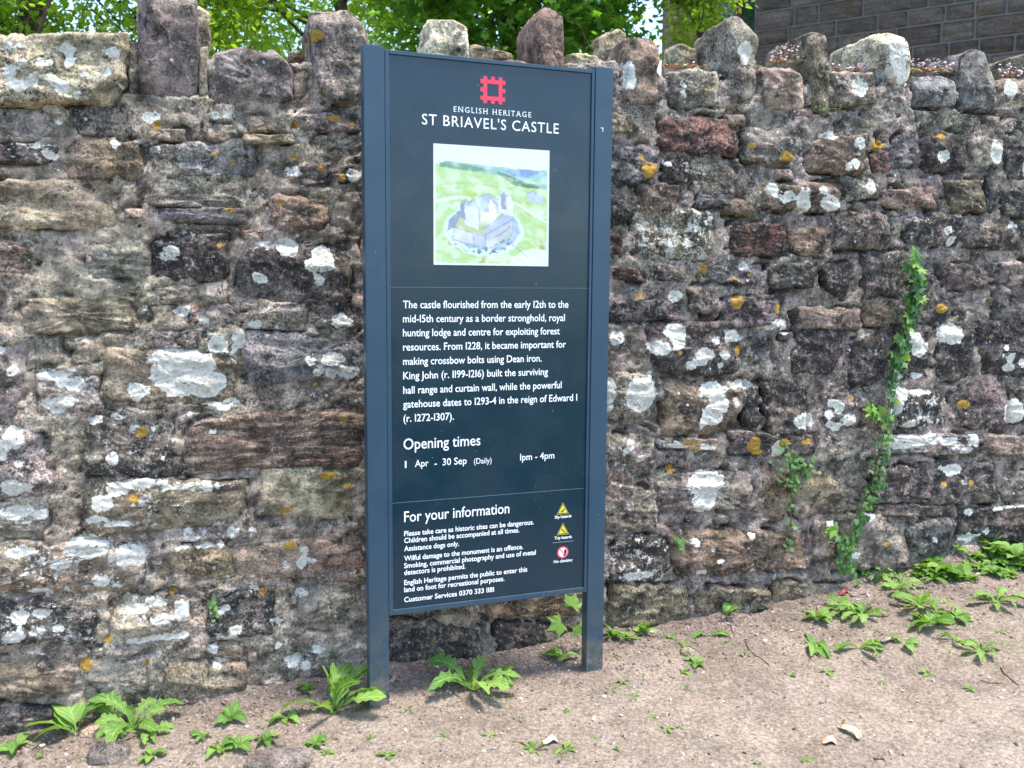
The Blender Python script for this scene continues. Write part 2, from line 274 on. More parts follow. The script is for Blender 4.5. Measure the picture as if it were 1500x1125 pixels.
def box_outline(a, b, c, d, rng, jit=.2, ex=5.):
    """rounded, slightly skewed outline of the box with corners a b c d (uv)"""
    h = min(np.linalg.norm(a-d), np.linalg.norm(a-b)); C = [q+rng.normal(size=2)*h*jit*.5 for q in (a, b, c, d)]
    per = 2*(np.linalg.norm(a-b)+np.linalg.norm(a-d)); n = int(np.clip(per/.010, 28, 170))
    w, hh = np.linalg.norm(a-b), np.linalg.norm(a-d)
    # walk the perimeter evenly, then round the corners by a super-ellipse
    t = np.arange(n)/n*2*(w+hh); xs = np.empty(n); ys = np.empty(n)
    for i, q in enumerate(t):
        if q < w: x, y = -1+2*q/w, -1
        elif q < w+hh: x, y = 1, -1+2*(q-w)/hh
        elif q < 2*w+hh: x, y = 1-2*(q-w-hh)/w, 1
        else: x, y = -1, 1-2*(q-2*w-hh)/hh
        xs[i], ys[i] = x, y
    asp = w/hh
    # corner radius about .28 of the short side
    r = (.16+.2*rng.random())*min(w, hh)/2
    X = xs*w/2; Y = ys*hh/2
    cx = np.clip(X, -(w/2-r), w/2-r); cy = np.clip(Y, -(hh/2-r), hh/2-r)
    dx, dy = X-cx, Y-cy; dl = np.hypot(dx, dy)+1e-9
    corner = (np.abs(dx) > 1e-6) & (np.abs(dy) > 1e-6)
    X = np.where(corner, cx+dx/dl*r, X); Y = np.where(corner, cy+dy/dl*r, Y)
    su, sv = (X/w+.5)[:, None], (Y/hh+.5)[:, None]
    P = (1-su)*(1-sv)*C[0]+su*(1-sv)*C[1]+su*sv*C[2]+(1-su)*sv*C[3]
    cen = P.mean(0); dd = P-cen; ln = np.linalg.norm(dd, axis=1)[:, None]
    sd_ = rng.random()*90
    nz = fbm(np.c_[P*12, np.full(n, sd_)], 4)*.021*min(1, h/.08)
    return P+dd/ln*nz[:, None]
def face_noise(U, V, sd_, stri, amp=1.):
    n = len(U); S = np.full(n, sd_)
    h = amp*(.007*fbm(np.c_[U*7, V*9, S], 2)+0.0062*np.abs(fbm(np.c_[U*15, V*24, S+5], 3))+.0042*fbm(np.c_[U*48, V*60, S], 3))
    q = fbm(np.c_[U*3.5, V*13+U*1.5, S+20], 3)*3.2; h = h+.0045*(np.floor(q)+sstep(.75, 1, q-np.floor(q)))
    if stri: h = h+stri*.011*(np.abs(fbm(np.c_[U*6, V*70+U*6, S+9], 3))-.3)
    return h
def stone_mesh(out, proud, seed, tint, fleck, stri, dark, depth=.05, back=None):
    """outline in wall uv -> a lump whose face stands proud of the wall plane; back = full depth for coping stones"""
    n = len(out); c = out.mean(0); half = np.abs(out-c).min(0).min()
    sz = np.ptp(out, axis=0).min()/2; K = int(np.clip(sz/.0085, 4, 16))
    s = np.linspace(0, 1, K+1)[1:]**.85; rng = np.random.default_rng(seed)
    tilt = rng.normal(size=2)*.05
    Us = [np.array([c[0]])]; Vs = [np.array([c[1]])]; Ss = [np.array([0.])]
    for q in s: Us.append(c[0]+q*(out[:, 0]-c[0])); Vs.append(c[1]+q*(out[:, 1]-c[1])); Ss.append(np.full(n, q))
    U, V, S = map(np.concatenate, (Us, Vs, Ss))
    prof = np.clip(1-S**(13 if back is None else 16), 0, 1)**.5
    H = -.012+(proud+.012)*prof+face_noise(U, V, seed*1.7, stri)*(.35+.65*prof)+tilt[0]*(U-c[0])*.4+tilt[1]*(V-c[1])*.5
    P = wpos(U, V)+H[:, None]*WN
    hw_, hv_ = np.ptp(out[:, 0])/2, np.ptp(out[:, 1])/2; Hp = np.full(len(U), 9.)
    for _ in range(5):
        th_ = rng.random()*6.283; sl = .12+.5*rng.random()**2; e0 = (.35+.5*rng.random())
        q = ((U-c[0])*math.cos(th_)/hw_+(V-c[1])*math.sin(th_)/hv_)-e0; Hp = np.minimum(Hp, np.where(q > 0, -q*sl*min(hw_, hv_)*.9, 0))
    P = P+Hp[:, None]*WN*(.5+.5*prof)[:, None]
    Fc = [(0, 1+i, 1+(i+1) % n) for i in range(n)]
    for k in range(K-1):
        b0 = 1+k*n; b1 = b0+n
        Fc += [(b0+i, b1+i, b1+(i+1) % n, b0+(i+1) % n) for i in range(n)]
    PP = [P]; UU = [U]; VV = [V]; last = 1+(K-1)*n; nv = len(P)
    deps = [depth] if back is None else list(np.arange(.02, back, .022))+[back]
    ou, ov = out[:, 0], out[:, 1]
    for j, dd in enumerate(deps):
        if back is None: k = 1.0; A = wpos(ou, ov)-WN*dd
        else:
            k = 1-.10*(dd/back)**2; uu = c[0]+(ou-c[0])*k; vv = c[1]+(ov-c[1])*k
            A = wpos(uu, vv)-WN*dd
            nz = fbm(A*7+seed, 2)*.010+(.5-np.abs(fbm(A*15+seed, 3)))*.012+fbm(A*40+seed, 2)*.005
            rd = (A-(wpos(np.array([c[0]]), np.array([c[1]]))[0]-WN*dd)); rd /= np.linalg.norm(rd, axis=1)[:, None]
            A = A+rd*nz[:, None]
            if dd == deps[0]:
                CH = [(rng.normal(size=3)*[1, 1, 1.1], .86+.10*rng.random()) for _ in range(16)]; CH = [(q_/np.linalg.norm(q_), k_) for q_, k_ in CH]; c3 = wpos(np.array([c[0]]), np.array([c[1]]))[0]-WN*back/2; ext = np.concatenate([P, P-WN*back])-c3; CH = [(q_, k_*(ext@q_).max()) for q_, k_ in CH]
            if dd == deps[0]:
                for q_, k_ in CH: PP[0] = PP[0]-np.outer(np.maximum(0, (PP[0]-c3)@q_-k_), q_)*.9
            for q_, k_ in CH: A = A-np.outer(np.maximum(0, (A-c3)@q_-k_), q_)*.9
        PP.append(A); UU.append(ou); VV.append(ov)
        Fc += [(last+i, nv+i, nv+(i+1) % n, last+(i+1) % n) for i in range(n)]
        last = nv; nv += n
    PP.append((wpos(np.array([c[0]]), np.array([c[1]]))-WN*(deps[-1]))); UU.append([c[0]]); VV.append([c[1]])
    Fc += [(last+i, nv, last+(i+1) % n) for i in range(n)]
    P = np.concatenate(PP)-wall_loc; U = np.concatenate(UU); V = np.concatenate(VV)
    Fc = [f[::-1] for f in Fc]
    return P, Fc, stone_attrs(U, V, tint, fleck, stri, dark)
def tintv(code, rng):
    t = np.array(TC[code])*(1+rng.normal()*.08); return np.clip(t*(1+rng.normal(size=3)*.02)*.86, .02, .8)
# occupancy raster
G = .01; U0, U1, V0, V1 = -2.6, 4.9, -1.85, 1.15
OCC = np.zeros((int((V1-V0)/G), int((U1-U0)/G)), np.float32)
def mark(out):
    a = ((out.min(0)-[U0, V0])/G).astype(int); b = ((out.max(0)-[U0, V0])/G).astype(int)+1
    ii, jj = np.meshgrid(np.arange(max(a[0], 0), min(b[0], OCC.shape[1])), np.arange(max(a[1], 0), min(b[1], OCC.shape[0])))
    x = U0+(ii+.5)*G; y = V0+(jj+.5)*G; ins = np.zeros(x.shape, bool); n = len(out)
    for i in range(n):
        x1, y1 = out[i]; x2, y2 = out[(i+1) % n]
        cr = ((y1 > y) != (y2 > y)) & (x < (x2-x1)*(y-y1)/(y2-y1+1e-12)+x1); ins ^= cr
    OCC[jj[ins], ii[ins]] = 1
npart = 0
def add_stone(out, name='stone', **k):
    global npart
    P, Fc, at = stone_mesh(out, **k); npart += 1; mark(out)
    return ob(name, mesh(name, P, Fc, STONE, at), wall)
sid = 0
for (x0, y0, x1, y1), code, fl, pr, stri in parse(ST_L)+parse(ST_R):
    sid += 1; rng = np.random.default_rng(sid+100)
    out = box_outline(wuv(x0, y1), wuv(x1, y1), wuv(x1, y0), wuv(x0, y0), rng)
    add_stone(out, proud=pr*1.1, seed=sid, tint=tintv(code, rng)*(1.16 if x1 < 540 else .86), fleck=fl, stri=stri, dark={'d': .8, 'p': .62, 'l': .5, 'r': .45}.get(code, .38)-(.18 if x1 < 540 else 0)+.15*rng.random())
# coping: low stones between (boxes) and uprights (outlines)
def smooth_poly(pts, rng):
    q = np.array([wuv(*p) for p in pts][::-1]); out = []
    for i in range(len(q)):
        a, b = q[i], q[(i+1) % len(q)]; m = max(2, int(np.linalg.norm(a-b)/.011))
        for k in range(m): out.append(a+(b-a)*k/m)
    out = np.array(out)
    for _ in range(2): out = (np.roll(out, 1, 0)+out*2+np.roll(out, -1, 0))/4
    c = out.mean(0); d = out-c; l = np.linalg.norm(d, axis=1)[:, None]
    return out+d/l*(fbm(np.c_[out*18, np.full(len(out), rng.random()*50)], 3)*.011)[:, None]
COPE_LOW = [((-130,48,186,153),'y',.45,.045,.34),((302,74,428,156),'p',.3,.03,.34),((189,58,206,148),'g',.3,.006,.34),((980,102,1061,157),'g',.3,.02,.34),((1112,94,1184,164),'k',.15,.02,.34),((1216,106,1288,158),'g',.35,.02,.34),((1336,110,1402,158),'l',.15,.015,.34),((1458,114,1545,166),'k',.3,.02,.34),
 ((560,84,628,130),'g',.3,.01,.34),((694,88,786,140),'b',.3,.01,.34),((834,92,908,150),'g',.3,.0,.34),((430,92,456,152),'t',.2,-.004,.34),((292,66,304,150),'t',.2,.0,.3)]
COPE_UP = [([(203,-25),(287,-25),(290,40),(294,100),(290,153),(250,150),(208,146),(199,100),(203,40)],'p',.2,.03,.30),
 ([(462,12),(510,14),(532,35),(543,60),(545,160),(470,152),(459,110),(455,60),(453,25)],'g',.35,.035,.28),
 ([(634,22),(665,20),(684,28),(688,60),(692,125),(630,125),(628,60)],'c',.25,.0,.20),
 ([(787,20),(800,8),(822,10),(829,22),(830,60),(828,125),(796,125),(790,60)],'b',.1,.0,.26),
 ([(926,52),(965,48),(974,62),(970,85),(961,100),(962,155),(942,156),(912,150),(915,110),(919,75)],'b',.15,.02,.22),
 ([(1068,45),(1066,30),(1085,25),(1103,33),(1109,52),(1107,110),(1108,160),(1066,160),(1068,100)],'g',.25,.02,.30),
 ([(1190,46),(1215,46),(1214,80),(1213,110),(1217,175),(1191,172),(1189,110)],'o',.35,.015,.36),
 ([(1296,46),(1320,46),(1330,58),(1332,110),(1330,128),(1318,134),(1306,120),(1298,95)],'c',.3,.03,.40),
 ([(1412,76),(1432,70),(1450,75),(1453,95),(1462,120),(1462,168),(1406,165),(1408,110)],'l',.2,.02,.26),
 ([(1520,70),(1575,66),(1580,160),(1516,160)],'o',.2,.02,.36),
 ([(-330,10),(-240,0),(-235,150),(-330,150)],'p',.2,.02,.3)]
for (bx, code, fl, pr, bk) in COPE_LOW:
    sid += 1; rng = np.random.default_rng(sid+100); x0, y0, x1, y1 = bx
    out = box_outline(wuv(x0, y1), wuv(x1, y1), wuv(x1, y0), wuv(x0, y0), rng, .06)
    add_stone(out, 'coping_stone', proud=pr, seed=sid, tint=tintv(code, rng), fleck=fl, stri=.15, dark=.4, back=bk)
for (pts, code, fl, pr, bk) in COPE_UP:
    sid += 1; rng = np.random.default_rng(sid+100)
    add_stone(smooth_poly(pts, rng), 'upright_coping_stone', proud=pr, seed=sid, tint=tintv(code, rng), fleck=fl, stri=.2, dark=.35, back=bk)
# a few coping stones of the back edge of the wall top
for (x, y, w, h) in [(855, 92, 46, 20), (1000, 92, 44, 40), (296, 48, 26, 60), (440, 86, 30, 14), (720, 84, 60, 20), (893, 76, 40, 50)]:
    sid += 1; rng = np.random.default_rng(sid)
    B = hit(x, y, P0-WN*.30, WN); m_ = 4.1/F*(1 if x > 600 else .85)
    c = np.array([(B-P0)@WT, B[2]]); hw, hh = w*m_/2, h*m_/2
    out = box_outline(c+[-hw, -hh], c+[hw, -hh], c+[hw, hh], c+[-hw, hh], rng, .2)
    P, Fc, at = stone_mesh(out, .01, sid, tintv('y', rng), .2, .1, .2, back=.12)
    ob('coping_stone', mesh('coping_stone', P-WN*.26, Fc, STONE, at), wall); npart += 1
# fill what is left with small rubble: the first ones are parts, the rest one mesh
_tu, _tv = np.array([wuv(*q) for q in [(-700, 150), (-300, 156), (0, 157), (430, 162), (560, 150), (900, 160), (1200, 170), (1500, 172), (1650, 172), (2600, 180)]]).T
def top_v(u): return np.interp(u, _tu, _tv)
cand = []; rng = np.random.default_rng(5)
inview = lambda u, v: True
occ2 = OCC.copy()
for size in [(.42, .13), (.34, .12), (.28, .10), (.22, .09), (.16, .075), (.12, .06), (.085, .05), (.06, .038)]:
    for _ in range(2600 if size[0] > .1 else 4200):
        w = size[0]*(.8+.4*rng.random()); h = size[1]*(.8+.4*rng.random())
        u = U0+.05+rng.random()*(U1-U0-w-.1); v = V0+.02+rng.random()*(V1-V0-h-.04)
        if v+h > top_v(u+w/2)-.004: continue
        g = .009; i0 = int((u-g-U0)/G); i1 = int((u+w+g-U0)/G)+1; j0 = int((v-g-V0)/G); j1 = int((v+h+g-V0)/G)+1
        if occ2[max(j0, 0):j1, max(i0, 0):i1].any(): continue
        occ2[int((v-V0)/G):int((v+h-V0)/G)+1, int((u-U0)/G):int((u+w-U0)/G)+1] = 1
        cand.append((u, v, w, h))
def visible(u, v, w, h):
    p = wpos(np.array([u+w/2]), np.array([v+h/2]))[0]; z = p@CD; x = 750+F*(p@CX)/z; y = 562.5-F*(p@CU)/z
    if x < -10 or x > 1510 or y > 1090: return False
    if 565 < x < 868 and 100 < y < 868: return False
    return v+h > np.interp(u, _bu, _bz)-.01
vis = sorted([c for c in cand if visible(*c)], key=lambda c: -c[2]*c[3]); hid = [c for c in cand if not visible(*c)]
nkeep = max(0, 296-npart); rest = vis[nkeep:]+hid; acc = []
for k, c in enumerate(vis[:nkeep]+rest):
    sid += 1; r2 = np.random.default_rng(sid+100); u, v, w, h = c
    out = box_outline(np.array([u, v]), np.array([u+w, v]), np.array([u+w, v+h]), np.array([u, v+h]), r2, .22)
    code = r2.choice(list('gggmmpdbolk')); kw = dict(proud=.001+.012*r2.random(), seed=sid, tint=tintv(code, r2), fleck=.25+.4*r2.random(), stri=.3*r2.random(), dark=.3+.4*r2.random())
    if k < nkeep: add_stone(out, **kw)
    else: acc.append(stone_mesh(out, **kw)); mark(out)
V_ = []; F_ = []; A_ = {k: [] for k in ('tint', 'fx', 'lich')}; b = 0
for P, Fc, at in acc:
    V_.append(P); F_ += [tuple(i+b for i in f) for f in Fc]; b += len(P)
    for k in A_: A_[k].append(at[k][1])
ty = {'tint': 'FLOAT_COLOR', 'fx': 'FLOAT_VECTOR', 'lich': 'FLOAT_VECTOR'}
ob('rubble_stones', mesh('rubble_stones', np.concatenate(V_), F_, STONE, {k: (ty[k], np.concatenate(v)) for k, v in A_.items()}), wall, kind='stuff')
# mortar: one sheet over the front, the top and the back of the wall
def blur(a, k):
    for _ in range(k):
        a = (np.roll(a, 1, 0)+a+np.roll(a, -1, 0))/3; a = (np.roll(a, 1, 1)+a+np.roll(a, -1, 1))/3
    return a
OB = blur(OCC, 4)
nu = int((U1-U0-.1)/.0105); us = np.linspace(U0+.05, U1-.05, nu)
vfr = np.arange(-1.9, 0, .0105); nfr = 290
tv = np.interp(us, *np.array([wuv(*q) for q in [(-700, 70), (0, 75), (185, 82), (200, 75), (300, 90), (425, 95), (460, 88), (560, 95), (600, 98), (900, 104), (975, 110), (1100, 112), (1200, 122), (1300, 124), (1450, 128), (1600, 130), (2600, 140)]]).T)
tv = tv+.014*fbm(np.c_[us*9, us*0, us*0], 4)
rows = []
for k in range(nfr): rows.append((us, -1.9+(tv+1.9)*k/(nfr-1), np.zeros(nu), 'f'))
UU = np.tile(us, nfr); VV = np.concatenate([r[1] for r in rows])
iu = np.clip(((UU-U0)/G).astype(int), 0, OCC.shape[1]-1); iv = np.clip(((VV-V0)/G).astype(int), 0, OCC.shape[0]-1)
m_ = OB[iv, iu]
n1 = fbm(np.c_[UU*5, VV*5, UU*0], 2); n2 = fbm(np.c_[UU*20, VV*24, UU*0+3], 4); n3 = fbm(np.c_[UU*60, VV*70, UU*0+6], 3)
hm = .0015+.006*n1+.009*n2+.0055*n3+.006*sstep(1.2, -.4, UU)
m1 = blur(OCC, 1)[iv, iu]; edge = 4*m1*(1-m1)
hm = hm-edge*sstep(-.05, .35, fbm(np.c_[UU*7, VV*9, UU*0+8], 3))*(.048-.02*sstep(1., -.2, UU))
pit = sstep(.62, .8, fbm(np.c_[UU*22, VV*34, UU*0+12], 3)); hm = hm-.03*pit
hm = hm*(1-sstep(.84, 1, m_))-.045*sstep(.84, 1, m_)
hm = hm-.012*sstep(.05, 0, np.tile(tv, nfr)-VV)
PF = wpos(UU, VV)+hm[:, None]*WN
back = []
for j, dd in enumerate([.01, .03, .06, .09, .12, .15, .18, .22, .26, .30, .34, .37, .39]):
    nzz = .02*fbm(np.c_[us*12, us*0+dd*12, us*0+2], 4)
    back.append(wpos(us, tv+nzz+.006-(.03 if dd > .38 else 0))-WN*(dd))
for vv in (.3, -.5, -1.9): back.append(wpos(us, us*0+vv)-WN*.42)
PM = np.concatenate([PF]+back)-wall_loc; nr = nfr+len(back)
Ub = np.tile(us, nr); Vb = np.concatenate([VV]+[tv]*13+[us*0+v for v in (.3, -.5, -1.9)])
at = stone_attrs(Ub, Vb, (.180, .164, .148), .42, 0, .3+.25*np.clip(fbm(np.c_[Ub*1.5, Vb*1.5, Ub*0], 2), -1, 1))
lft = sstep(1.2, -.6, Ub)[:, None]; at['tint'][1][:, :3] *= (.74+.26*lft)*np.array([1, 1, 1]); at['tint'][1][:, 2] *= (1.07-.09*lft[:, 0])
big = sstep(.1, .5, fbm(np.c_[Ub*2.2, Vb*3, Ub*0+30], 3))[:, None]; at['tint'][1][:, :3] *= 1+.25*big
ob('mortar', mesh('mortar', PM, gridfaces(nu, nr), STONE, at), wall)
# ------------------------------------------------------------------ ground
def ground_mat():
    m = NT('trodden_soil', .95, .15); P = m.pos()
    a = m.noise(P, 2.2, 5, .6); c = m.mix(m.ss(a, .35, .65), (.272, .214, .172), (.348, .284, .228))
    d = m.attr('edge', 'Fac'); c = m.mix(m.attr('added_verge', 'Fac'), c, m.mix(m.noise(P, 3, 5, .6), (.02, .045, .012), (.045, .08, .02)))  # unseen dark grass strip, added to darken the sign panel's reflection
    c = m.mix(m.math('MULTIPLY', d, .85), c, (.155, .122, .104)); dp = m.noise(P, 8, 6, .7); c = m.scale(c, m.ss(dp, .3, .62, .74, 1.06))  # darker soil along the wall foot, with the shade there painted in
    gr = m.noise(P, 3.7, 5, .65); gm = m.attr('mossy', 'Fac')
    c = m.mix(m.math('MULTIPLY', gm, m.ss(gr, .42, .62, 0, .6)), c, (.20, .19, .09))
    f = m.noise(P, 70, 6, .7); c = m.scale(c, m.ss(f, .33, .67, .62, 1.35))
    g = m.noise(P, 230, 3, .7); c = m.scale(c, m.ss(g, .3, .7, .72, 1.25))
    v = m.n('ShaderNodeTexVoronoi', Vector=P, Scale=90.); r = m.n('ShaderNodeSeparateColor', _0=v.outputs['Color']).outputs[0]
    sp = m.math('MULTIPLY', m.ss(v.outputs['Distance'], .38, .3), m.math('GREATER_THAN', r, .955)); c = m.mix(m.math('MULTIPLY', sp, .7), c, (.5, .45, .4))
    sp2 = m.math('MULTIPLY', m.ss(v.outputs['Distance'], .36, .28), m.math('LESS_THAN', r, .05)); c = m.mix(m.math('MULTIPLY', sp2, .65), c, (.10, .07, .055))
    mid = m.noise(P, 24, 6, .7)
    m.bump(m.math('ADD', m.math('MULTIPLY', mid, 1.), m.math('ADD', m.math('MULTIPLY', f, .45), m.math('MULTIPLY', g, .2))), .02, 1.)
    return m.col(c)
def spaced(lo, a, b, hi, st):
    mid = list(np.arange(a, b, st)); l = [a]; s = st
    while l[-1] > lo: s *= 1.35; l.append(l[-1]-s)
    r = [mid[-1]]; s = st
    while r[-1] < hi: s *= 1.35; r.append(r[-1]+s)
    return np.array(l[1:][::-1]+mid+r[1:])
gu = spaced(-400, -1.9, 3.8, 400, .0125); gd = spaced(-400, -.06, 2.1, 400, .0125)
A, B = np.meshgrid(gu, gd); pts = P0+A.ravel()[:, None]*WT+B.ravel()[:, None]*WN
gz = ground_z(pts[:, 0], pts[:, 1]); pts[:, 2] = gz
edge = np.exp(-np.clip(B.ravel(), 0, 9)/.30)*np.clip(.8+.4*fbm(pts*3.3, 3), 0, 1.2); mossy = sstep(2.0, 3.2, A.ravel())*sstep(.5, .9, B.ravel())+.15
ob('ground', mesh('ground', pts, gridfaces(len(gu), len(gd))[:, ::-1], ground_mat(), {'edge': ('FLOAT', edge), 'mossy': ('FLOAT', mossy), 'added_verge': ('FLOAT', sstep(2.5, 2.9, B.ravel()+.25*fbm(pts*2, 2)))}), kind='structure')
# ------------------------------------------------------------------ the sign
def paint(name, c, r, dirt=.5):
    m = NT(name, r, .5); P = m.pos(); n = m.noise(P, 30, 6, .7); n2 = m.noise(P, 3, 3, .6)
    col = m.mix(m.ss(n, .3, .7, 0, .35), c, tuple(x*1.35 for x in c))
    z = m.n('ShaderNodeSeparateXYZ', _0=P).outputs[2]
    lo = m.math('MULTIPLY', m.ss(z, -.95, -1.5), m.ss(m.noise(P, 9, 6, .7), .38, .62)); col = m.mix(m.math('MULTIPLY', lo, dirt), col, (.09, .095, .06)); mud = m.math('MULTIPLY', m.ss(z, -1.36, -1.53), m.ss(m.noise(P, 22, 6, .7), .40, .58)); col = m.mix(m.math('MULTIPLY', mud, .75), col, (.21, .165, .13))
    v = m.noise(P, 130, 2, .5); col = m.mix(m.ss(v, .765, .785, 0, .8), col, (.45, .47, .5))
    m.set(m.b.inputs['Roughness'], m.ss(m.noise(P, 6, 5, .6), .3, .7, r-.05, r+.09)); return m.col(col)
MP = paint('sign_post_paint', (.018, .050, .084), .36); MPAN = paint('sign_panel_print', (.003, .0215, .038), .24, .15); MPAN.node_tree.nodes['Principled BSDF'].inputs['Specular IOR Level'].default_value = .5
sroot = root('information_sign', tuple(_S0+ST*.475+UP*-1.545), 'tall dark blue castle information sign on two posts in front of the stone wall', 'sign')
sroot.rotation_euler = (0, 0, _b)
# local frame: x = s-.475, y = depth (away from viewer +), z from -1.545
def L(s, z, d=0): return (s-.475, d, z+1.545)
def sbox(name, lst, mat, par=sroot, bw=.002, **kw):
    V, Fc = boxes([(*L(s0, z0, d0), *L(s1, z1, d1)) for (s0, z0, d0, s1, z1, d1) in lst])
    me = mesh(name, V, Fc, mat, smooth=False)
    if bw: bevel(me, bw, 2)
    return ob(name, me, par, **kw)
p1 = sbox('post', [(0, -1.75, 0, .073, .8105, .05)], MP); p2 = sbox('post', [(.878, -1.75, 0, .951, .8105, .05)], MP)
sbox('cap', [(.002, .8105, .002, .071, .8135, .048)], MP, p1, .001); sbox('cap', [(.880, .8105, .002, .949, .8135, .048)], MP, p2, .001)
fr = [('frame_rail', (.0905, .788, .004, .8645, .8025, .034)), ('frame_rail', (.0905, -1.2145, .004, .8645, -1.1945, .034)), ('frame_stile', (.0745, -1.2145, .003, .0905, .8025, .034)), ('frame_stile', (.8645, -1.2145, .003, .8765, .8025, .034))]
for n_, q in fr: sbox(n_, [q], MP)
panel = sbox('panel', [(.0905, -1.1945, .0105, .8645, .788, .018)], MPAN, bw=0)
LINEM = NT('scored_line', .5).col((.10, .17, .20))
for (a, b_) in (((573, 420.5), (862, 422.5)), ((576, 736), (858, 718))):
    q, r_ = suv(*a), suv(*b_); sbox('dividing_line', [(.092, (q[1]+r_[1])/2-.0008, .0098, .863, (q[1]+r_[1])/2+.0008, .0105)], LINEM, panel, 0)
def flat(name, c, r=.45): m = NT(name, r, .4); n = m.noise(m.pos(), 60, 4, .6); return m.col(m.mix(m.ss(n, .3, .7, 0, .2), c, tuple(x*.85 for x in c)))
WHT = flat('white_print', (.88, .90, .90)); RED = flat('red_print', (.80, .05, .10)); YEL = flat('yellow_print', (.75, .66, .06)); BLK = flat('black_print', (.02, .02, .02))
GREYL = flat('grey_print', (.3, .35, .36))
def to_mesh_text(body, cs=1., bold=0):
    cu = bpy.data.curves.new('t', 'FONT'); cu.body = body; cu.size = 1; cu.space_character = cs; cu.offset = bold; cu.resolution_u = 3
    o = bpy.data.objects.new('t', cu); COL.objects.link(o); bpy.context.view_layer.update()
    dg = bpy.context.evaluated_depsgraph_get(); me = o.evaluated_get(dg).to_mesh()
    V = np.array([v.co[:] for v in me.vertices]); Fc = [tuple(p.vertices) for p in me.polygons]
    bpy.data.objects.remove(o); return V, Fc
def text_line(body, x0, y0, x1, capz, cs=1., bold=.0, mat=None, serif=False, y1=None):
    V, Fc = to_mesh_text(body.replace('1', 'I').replace('\u2019', "'") if not serif else body, cs, bold)
    a = suv(x0, y0); e = suv(x1, y1 if y1 else y0); w = e[0]-a[0]
    lo, hi = V[:, 0].min(), V[:, 0].max(); kx = w/(hi-lo); kz = capz
    P = np.stack([a[0]+(V[:, 0]-lo)*kx-.475, np.full(len(V), .0095), a[1]+V[:, 1]*kz+1.545], -1)
    return ob('lettering', mesh('lettering', P, Fc, mat or WHT, smooth=False), panel)
B1 = .0385  # em height in metres for the body text
body = [("The castle flourished from the early 12th to the", 591.2, 451.5, 834.1), ("mid-15th century as a border stronghold, royal", 591.2, 472.3, 828.8), ("hunting lodge and centre for exploiting forest", 591.2, 493, 821.3), ("resources. From 1228, it became important for", 591.4, 513.9, 830.4), ("making crossbow bolts using Dean iron.", 591.4, 534.9, 794.7), ("King John (r. 1199-1216) built the surviving", 591.6, 556, 804), ("hall range and curtain wall, while the powerful", 591.6, 577.3, 824), ("gatehouse dates to 1293-4 in the reign of Edward I", 591.4, 597.9, 846.7), ("(r. 1272-1307).", 592, 618.7, 666)]
for t, x, y, x1 in body: text_line(t, x, y, x1, B1, bold=.010)
text_line("Opening times", 592, 659.2, 704.8, .0575, bold=.006)
for t, x, x1, y, h, bo in [("1", 594, 596.4, 686.2, .0375, .006), ("Apr", 608.8, 628.8, 684.9, .0375, .006), ("-", 637.5, 641, 684.0, .0375, .01), ("30 Sep", 649.3, 684.8, 682.4, .0375, .006), ("(Daily)", 695.5, 721.3, 680.4, .031, 0), ("1pm - 4pm", 763.2, 813.3, 675.3, .0375, .006)]: text_line(t, x, y, x1, h, bold=bo)
text_line("For your information", 593, 765.8, 747.3, .0575, bold=.006)
for t, y, x1 in [("Please take care as historic sites can be dangerous.", 786.4, 783), ("Children should be accompanied at all times.", 796.6, 762), ("Assistance dogs only.", 808.5, 673.5), ("Wilful damage to the monument is an offence.", 822.8, 767.4), ("Smoking, commercial photography and use of metal", 833.5, 786), ("detectors is prohibited.", 843.6, 682.9), ("English Heritage permits the public to enter this", 858.3, 773.5), ("land on foot for recreational purposes.", 868.7, 740), ("Customer Services 0370 333 1181", 883.4, 724.7)]: text_line(t, 593, y, x1, .0272, bold=.016)
def serif_line(word, x0, y0, x1, y1, cap):
    V, Fc = to_mesh_text(word, 1.3, 0.0); a = suv(x0, y0); e = suv(x1, y1); lo, hi = V[:, 0].min(), V[:, 0].max(); kx = (e[0]-a[0])/(hi-lo); top = V[:, 1].max(); add = []
    for zl in (0., top):
        if True:
            xs = sorted(V[np.abs(V[:, 1]-zl) < .012][:, 0]); k = 0
            while k < len(xs):
                j = k
                while j+1 < len(xs) and xs[j+1]-xs[j] < .12: j += 1
                if .03 < xs[j]-xs[k] < .20: add.append((xs[k]-.055, xs[j]+.055, zl-.0 if zl == 0 else zl-.06))
                k = j+1
    P = [(a[0]+(x-lo)*kx-.475, .0095, a[1]+z*cap+1.545) for x, z in V[:, :2]]; F2 = list(Fc)
    for (xa, xb, z) in add:
        b_ = len(P); P += [(a[0]+(x-lo)*kx-.475, .0092, a[1]+q*cap+1.545) for x, q in ((xa, z), (xb, z), (xb, z+.06), (xa, z+.06))]; F2.append((b_, b_+1, b_+2, b_+3))
    ob('lettering', mesh('lettering', P, F2, WHT, smooth=False), panel)
serif_line("ENGLISH HERITAGE", 665.7, 162.8, 779.6, 170, .0275)
text_line("ST BRIAVEL\u2019S CASTLE", 619.1, 181.3, 819.9, .0530, cs=1.12, bold=.004, y1=193.8)
def sp(px, py, d=.0094): a = suv(px, py); return (a[0]-.475, d, a[1]+1.545)
def spoly(name, pts, mat, d=.0094, par=None, metric=False):
    V = [(a-.475, d, z+1.545) for a, z in pts] if metric else [sp(*p, d) for p in pts]
    return ob(name, mesh(name, V, [tuple(range(len(V)))[::-1]] if False else [tuple(range(len(V)))], mat, smooth=False), par or panel)
